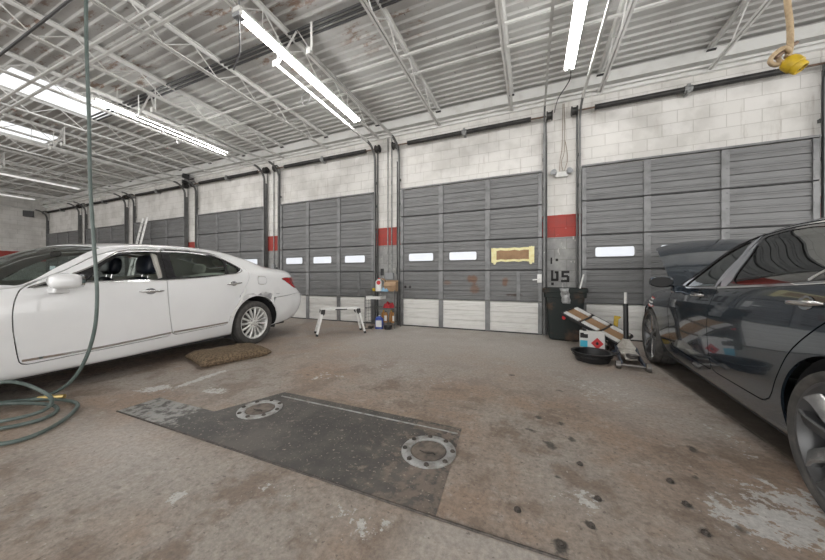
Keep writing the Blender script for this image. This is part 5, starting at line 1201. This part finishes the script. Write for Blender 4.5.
# ------------------------------------------------------------------ clutter beside the dark sedan
def creeper():
    f = .935; cam_ = Vector((0, 0, 1.078)); pts = [cam_ + (Vector(p) - cam_) * f for p in ((.45, 5.55, .49), (.83, 5.80, .50), (1.45, 5.40, .17), (1.09, 5.15, .15))]
    A, B, C_, D = pts; c = (A + B + C_ + D) / 4; u = ((C_ + D) - (A + B)) / 2; v = ((B + C_) - (A + D)) / 2; lu = u.length; u.normalize(); v = (v - u * v.dot(u)); v.normalize(); w = u.cross(v); w = w if w.z > 0 else -w
    Mx = Matrix(((u.x, v.x, w.x, c.x), (u.y, v.y, w.y, c.y), (u.z, v.z, w.z, c.z), (0, 0, 0, 1)))
    t = empty('creeper_board', (c.x, c.y, 0), label='mechanic creeper board with black frame leaning on the white can', cat='creeper')
    Mx = Matrix.Translation((-c.x, -c.y, 0)) @ Mx
    h, b = .43, .205
    MB().box(-h, h, -b + .02, b - .02, -.008, .006, mat=Mx).build('board', M['kraft'], t)
    fr = MB()
    for s in (-b, b): fr.box(-h, h, s - .016, s + .016, -.018, .018, mat=Mx)
    for x in (-h, -.14, .14, h): fr.box(x - .014, x + .014, -b, b, -.02, .012, mat=Mx)
    fr.build('frame', M['black'], t, bevel=.004)
    for i, (x0, x1) in enumerate(((-h + .02, -.16), (-.12, .12), (.16, h - .02))):
        MB().box(x0, x1, -b + .02, -b + .10, .006, .03, mat=Mx).build('pad', M['whitelabel'], t, bevel=.008); MB().box(x0, x1, b - .10, b - .02, .006, .03, mat=Mx).build('pad', M['whitelabel'], t, bevel=.008)
    for x in (-h + .06, h - .06):
        for s in (-b, b): MB().tube([Mx @ Vector((x, s - .01, -.045)), Mx @ Vector((x, s + .01, -.045))], .028, 14).build('caster', M['redlabel'] if x < 0 else M['black'], t, smooth=40)
creeper()
def can():
    t = empty('solvent_can', (.79, 4.755, 0), (0, 0, R(-6)), label='white square can with red diamond and blue panel under the creeper', cat='can')
    w, d, h = .150, .065, .325
    MB().box(-w, w, -d, d, 0, h).build('can_body', M['whitelabel'], t, bevel=.01); MB().lathe([(.0, h + .02), (.025, h + .02), (.025, h), (.0, h)], 14, Matrix.Translation((-.09, .02, 0))).build('cap', M['black'], t)
    y = -d - .001
    def pr(n, poly, m, yy=y): MB().prism(poly, lambda a, b, e: (a, e, b), yy, -d + .002).build(n, m, t)
    pr('red_diamond', [(.06, .09), (.135, .17), (.06, .25), (-.015, .17)], M['redlabel']); pr('blue_panel', [(-.145, .11), (-.055, .11), (-.055, .20), (-.145, .20)], mat('cyan panel', (.05, .45, .62), .5))
    m = MB()
    m.box(-.145, -.05, y, -d + .002, .235, .29); m.box(-.145, -.10, y, -d + .002, .28, .305); m.build('dark_print', M['marker'], t)
    m = MB()
    for k in range(3): m.box(.0, .13 - .02 * k, y, -d + .002, .062 - .014 * k, .066 - .014 * k)
    m.build('small_print', M['boxgrey'], t)
    m = MB(); m.lathe([(.0, 0), (.012, .002), (.018, .02), (.010, .035), (.0, .045)], 10, Matrix.Translation((.06, y - .001, .15)) @ Matrix.Scale(.05, 4, (0, 1, 0))); m.build('flame_symbol', M['marker'], t)
    MB().box(w - .002, w + .004, -d + .02, d - .02, .03, h - .03).build('side_panel', M['boxgrey'], t)
can()
def pan():
    t = empty('drain_pan', (.735, 4.40, 0), label='round black oil drain pan on the floor in front of the white can', cat='drain pan')
    MB().lathe([(.0, .012), (.20, .012), (.215, .03), (.235, .115), (.265, .12), (.268, .13), (.235, .132), (.222, .125), (.21, .02), (.20, .0), (.0, .0)], 40, closed=False).build('pan', M['black'], t, smooth=40)
    MB().prism([(-.03, .12), (.03, .12), (.02, .14), (-.02, .14)], lambda a, b, e: (e, a, b), .23, .31).build('spout', M['black'], t, bevel=.004)
    m = MB()
    m.lathe([(.236, .075), (.246, .078), (.246, .088), (.238, .09)], 40); m.build('rim_band', M['black'], t, smooth=40)
pan(); bpy.data.objects['drain_pan'].scale = (.93, .93, .93)
def jack():
    M['jackblue'] = mat('blue grey jack paint', (.055, .075, .115), .4, .2, (.10, .10, .10), 14); M['jackcream'] = mat('cream jack paint', (.55, .535, .49), .45, 0, (.36, .33, .29), 14)
    t = empty('floor_jack', (1.14, 4.45, 0), (0, 0, R(-97)), label='blue and cream trolley jack with upright handle by the dark sedan', cat='jack')
    # +x = nose of the jack
    for s in (-1, 1):
        MB().prism([(-.27, .05), (-.27, .15), (-.12, .155), (.10, .10), (.30, .085), (.30, .045), (.0, .045)], lambda a, b, e: (a, s * e, b), .085, .10).build('side_plate', M['jackblue'], t, bevel=.004)
        MB().tube([(.29, s * .105, .045), (.29, s * .145, .045)], .045, 20).build('front_wheel', M['rotor'], t, smooth=40)
        c = MB().tube([(-.26, s * .09, .03), (-.26, s * .12, .03)], .03, 16).build('caster', M['rotor'], t, smooth=40)
        MB().box(-.29, -.23, s * .105 - .022, s * .105 + .022, .05, .075).build('caster_fork', M['jackblue'], t)
    MB().tube([(.29, -.105, .045), (.29, .105, .045)], .012, 10).build('axle', M['rotor'], t)
    MB().prism([(-.10, .10), (-.06, .155), (.20, .12), (.24, .095), (.20, .08)], lambda a, b, e: (a, e, b), -.05, .05).build('lift_arm', M['jackcream'], t, bevel=.006)
    MB().lathe([(.0, .135), (.035, .135), (.05, .15), (.055, .15), (.045, .115), (.0, .10)], 16, Matrix.Translation((.22, 0, 0))).build('saddle', M['rotor'], t, smooth=40)
    MB().box(-.25, .12, -.078, .078, .118, .128).build('cover_plate', M['jackcream'], t, bevel=.004)
    MB().prism([(-.10, .13), (.10, .13), (.03, .25), (-.03, .25)], lambda a, b, e: (e, a, b), -.20, -.13).build('handle_yoke', M['jackcream'], t, bevel=.006)
    h = MB().tube([(-.165, 0, .17), (-.205, 0, .68)], .025, 14).build('handle', M['black'], t, smooth=50); MB().tube([(-.203, 0, .66), (-.213, 0, .82)], .015, 12).build('handle_tip', M['whitelabel'], h, smooth=50)
jack(); bpy.data.objects['floor_jack'].scale = (1.15, 1.15, 1.08)
t = empty('yellow_stand', (1.20, 5.42, 0), (0, 0, R(-15)), label='yellow metal stand behind the creeper board', cat='stand')
MB().bar((0, 0, .0), (.03, .05, .48), .06, .035).build('upright', M['yellow'], t, bevel=.004); MB().bar((.03, .05, .42), (.08, .05, .47), .03, .03).build('hook', M['yellow'], t)
def motor():
    t = empty('scrap_part', (1.10, 5.08, 0), (0, 0, R(20)), label='grey greasy machine part with hoses between can and jack', cat='machine part')
    MB().lathe([(.0, .0), (.07, .0), (.075, .03), (.06, .06), (.06, .12), (.05, .14), (.0, .14)], 20).build('housing', M['bolt'], t, smooth=35)
    MB().tube([(-.10, 0, .06), (.14, .02, .06)], .03, 12).build('shaft', M['rotor'], t, smooth=40)
    MB().tube(smoothpts([(-.05, .03, .12), (-.12, .02, .17), (-.17, -.03, .09), (-.12, -.08, .02), (.02, -.12, .015), (.12, -.08, .015)], 6), .011, 8).build('hose', M['conduit'], t, smooth=60)
motor()

# ------------------------------------------------------------------ hanging yellow connector
def pendant():
    M['rope'] = mat('tan rope', (.46, .35, .22), .9, 0, (.34, .25, .15), 40, bump=.4, bscale=150)
    ox, oy = 1.485, 2.555; t = empty('hanging_connector', (ox, oy, 2.40), label='yellow cable connector hanging on a knotted tan rope', cat='cable connector')
    MB().tube(smoothpts([(-.01, .0, 1.90), (-.012, 0, 1.2), (-.02, 0, .62), (-.01, 0, .35), (.0, 0, .22), (.0, 0, .10), (-.01, 0, .05)], 6), .013, 10).build('rope', M['rope'], t, smooth=60)
    r = Vector((.9252, .3795, 0)) # sideways
    def q(a, b, c=0): return r * a + Vector((-.3795, .9252, 0)) * c + Vector((0, 0, b))
    MB().tube([q(-.075, .045), q(.035, .125)], .009, 8).build('hook_bar', M['rustbar'], t, smooth=50)
    MB().tube(smoothpts([q(-.01, .07, -.01), q(-.05, .085, -.015), q(-.085, .06, 0), (q(-.09, .03, .01)), q(-.05, .02, .015), q(-.01, .035, .01), q(.01, .06, 0)], 5), .011, 8).build('rope_loop', M['rope'], t, smooth=60)
    MB().tube(smoothpts([q(-.02, .09, .012), q(-.035, .06, .02), q(-.02, .03, .015), q(.0, .01, .0)], 5), .010, 8).build('rope_loop', M['rope'], t, smooth=60)
    a = q(-.012, .028); d = (q(.035, -.07, -.05) - a).normalized(); Mx = Matrix.Translation(a) @ d.to_track_quat('Z', 'Y').to_matrix().to_4x4()
    b = MB().lathe([(.0, -.01), (.024, -.01), (.034, .0), (.038, .015), (.038, .045), (.035, .048), (.031, .049)], 32, Mx).build('connector_body', M['yellow'], t, smooth=25)
    MB().lathe([(.033, .044), (.031, .072), (.029, .075), (.024, .075), (.022, .068), (.0, .068)], 32, Mx).build('connector_cap', M['yellow'], b, smooth=40)
    m = MB()
    for k in range(3): m.lathe([(.0, .069), (.004, .0695), (.004, .067)], 8, Mx @ Matrix.Translation((.014 * math.cos(2.1 * k), .014 * math.sin(2.1 * k), .001)))
    m.build('pin_holes', M['black'], b)
pendant()
for o_ in bpy.data.objects:
    if o_.name == 'hanging_connector': o_.scale = (1.2, 1.2, 1.2); o_.location.z = 2.39
# ------------------------------------------------------------------ camera, daylight, view
cam = bpy.data.cameras.new('camera'); co = bpy.data.objects.new('camera', cam); COL.objects.link(co)
cam.sensor_width = 36; cam.lens = 290. / 825 * 36; cam.shift_y = -2 / 825.
co.location = (0, 0, 1.078); co.rotation_euler = (R(90), 0, R(22.3)); cam.clip_start = .05; SC.camera = co
w = bpy.data.worlds.new('daylight'); SC.world = w; w.use_nodes = True
k = NT(w); bg = k.n['Background']; bg.inputs[0].default_value = (1, .985, .965, 1); bg.inputs[1].default_value = .75
vs = SC.view_settings; vs.view_transform = 'Standard'; vs.look = 'None'; vs.gamma = 1; vs.exposure = 2.05; vs.use_curve_mapping = False
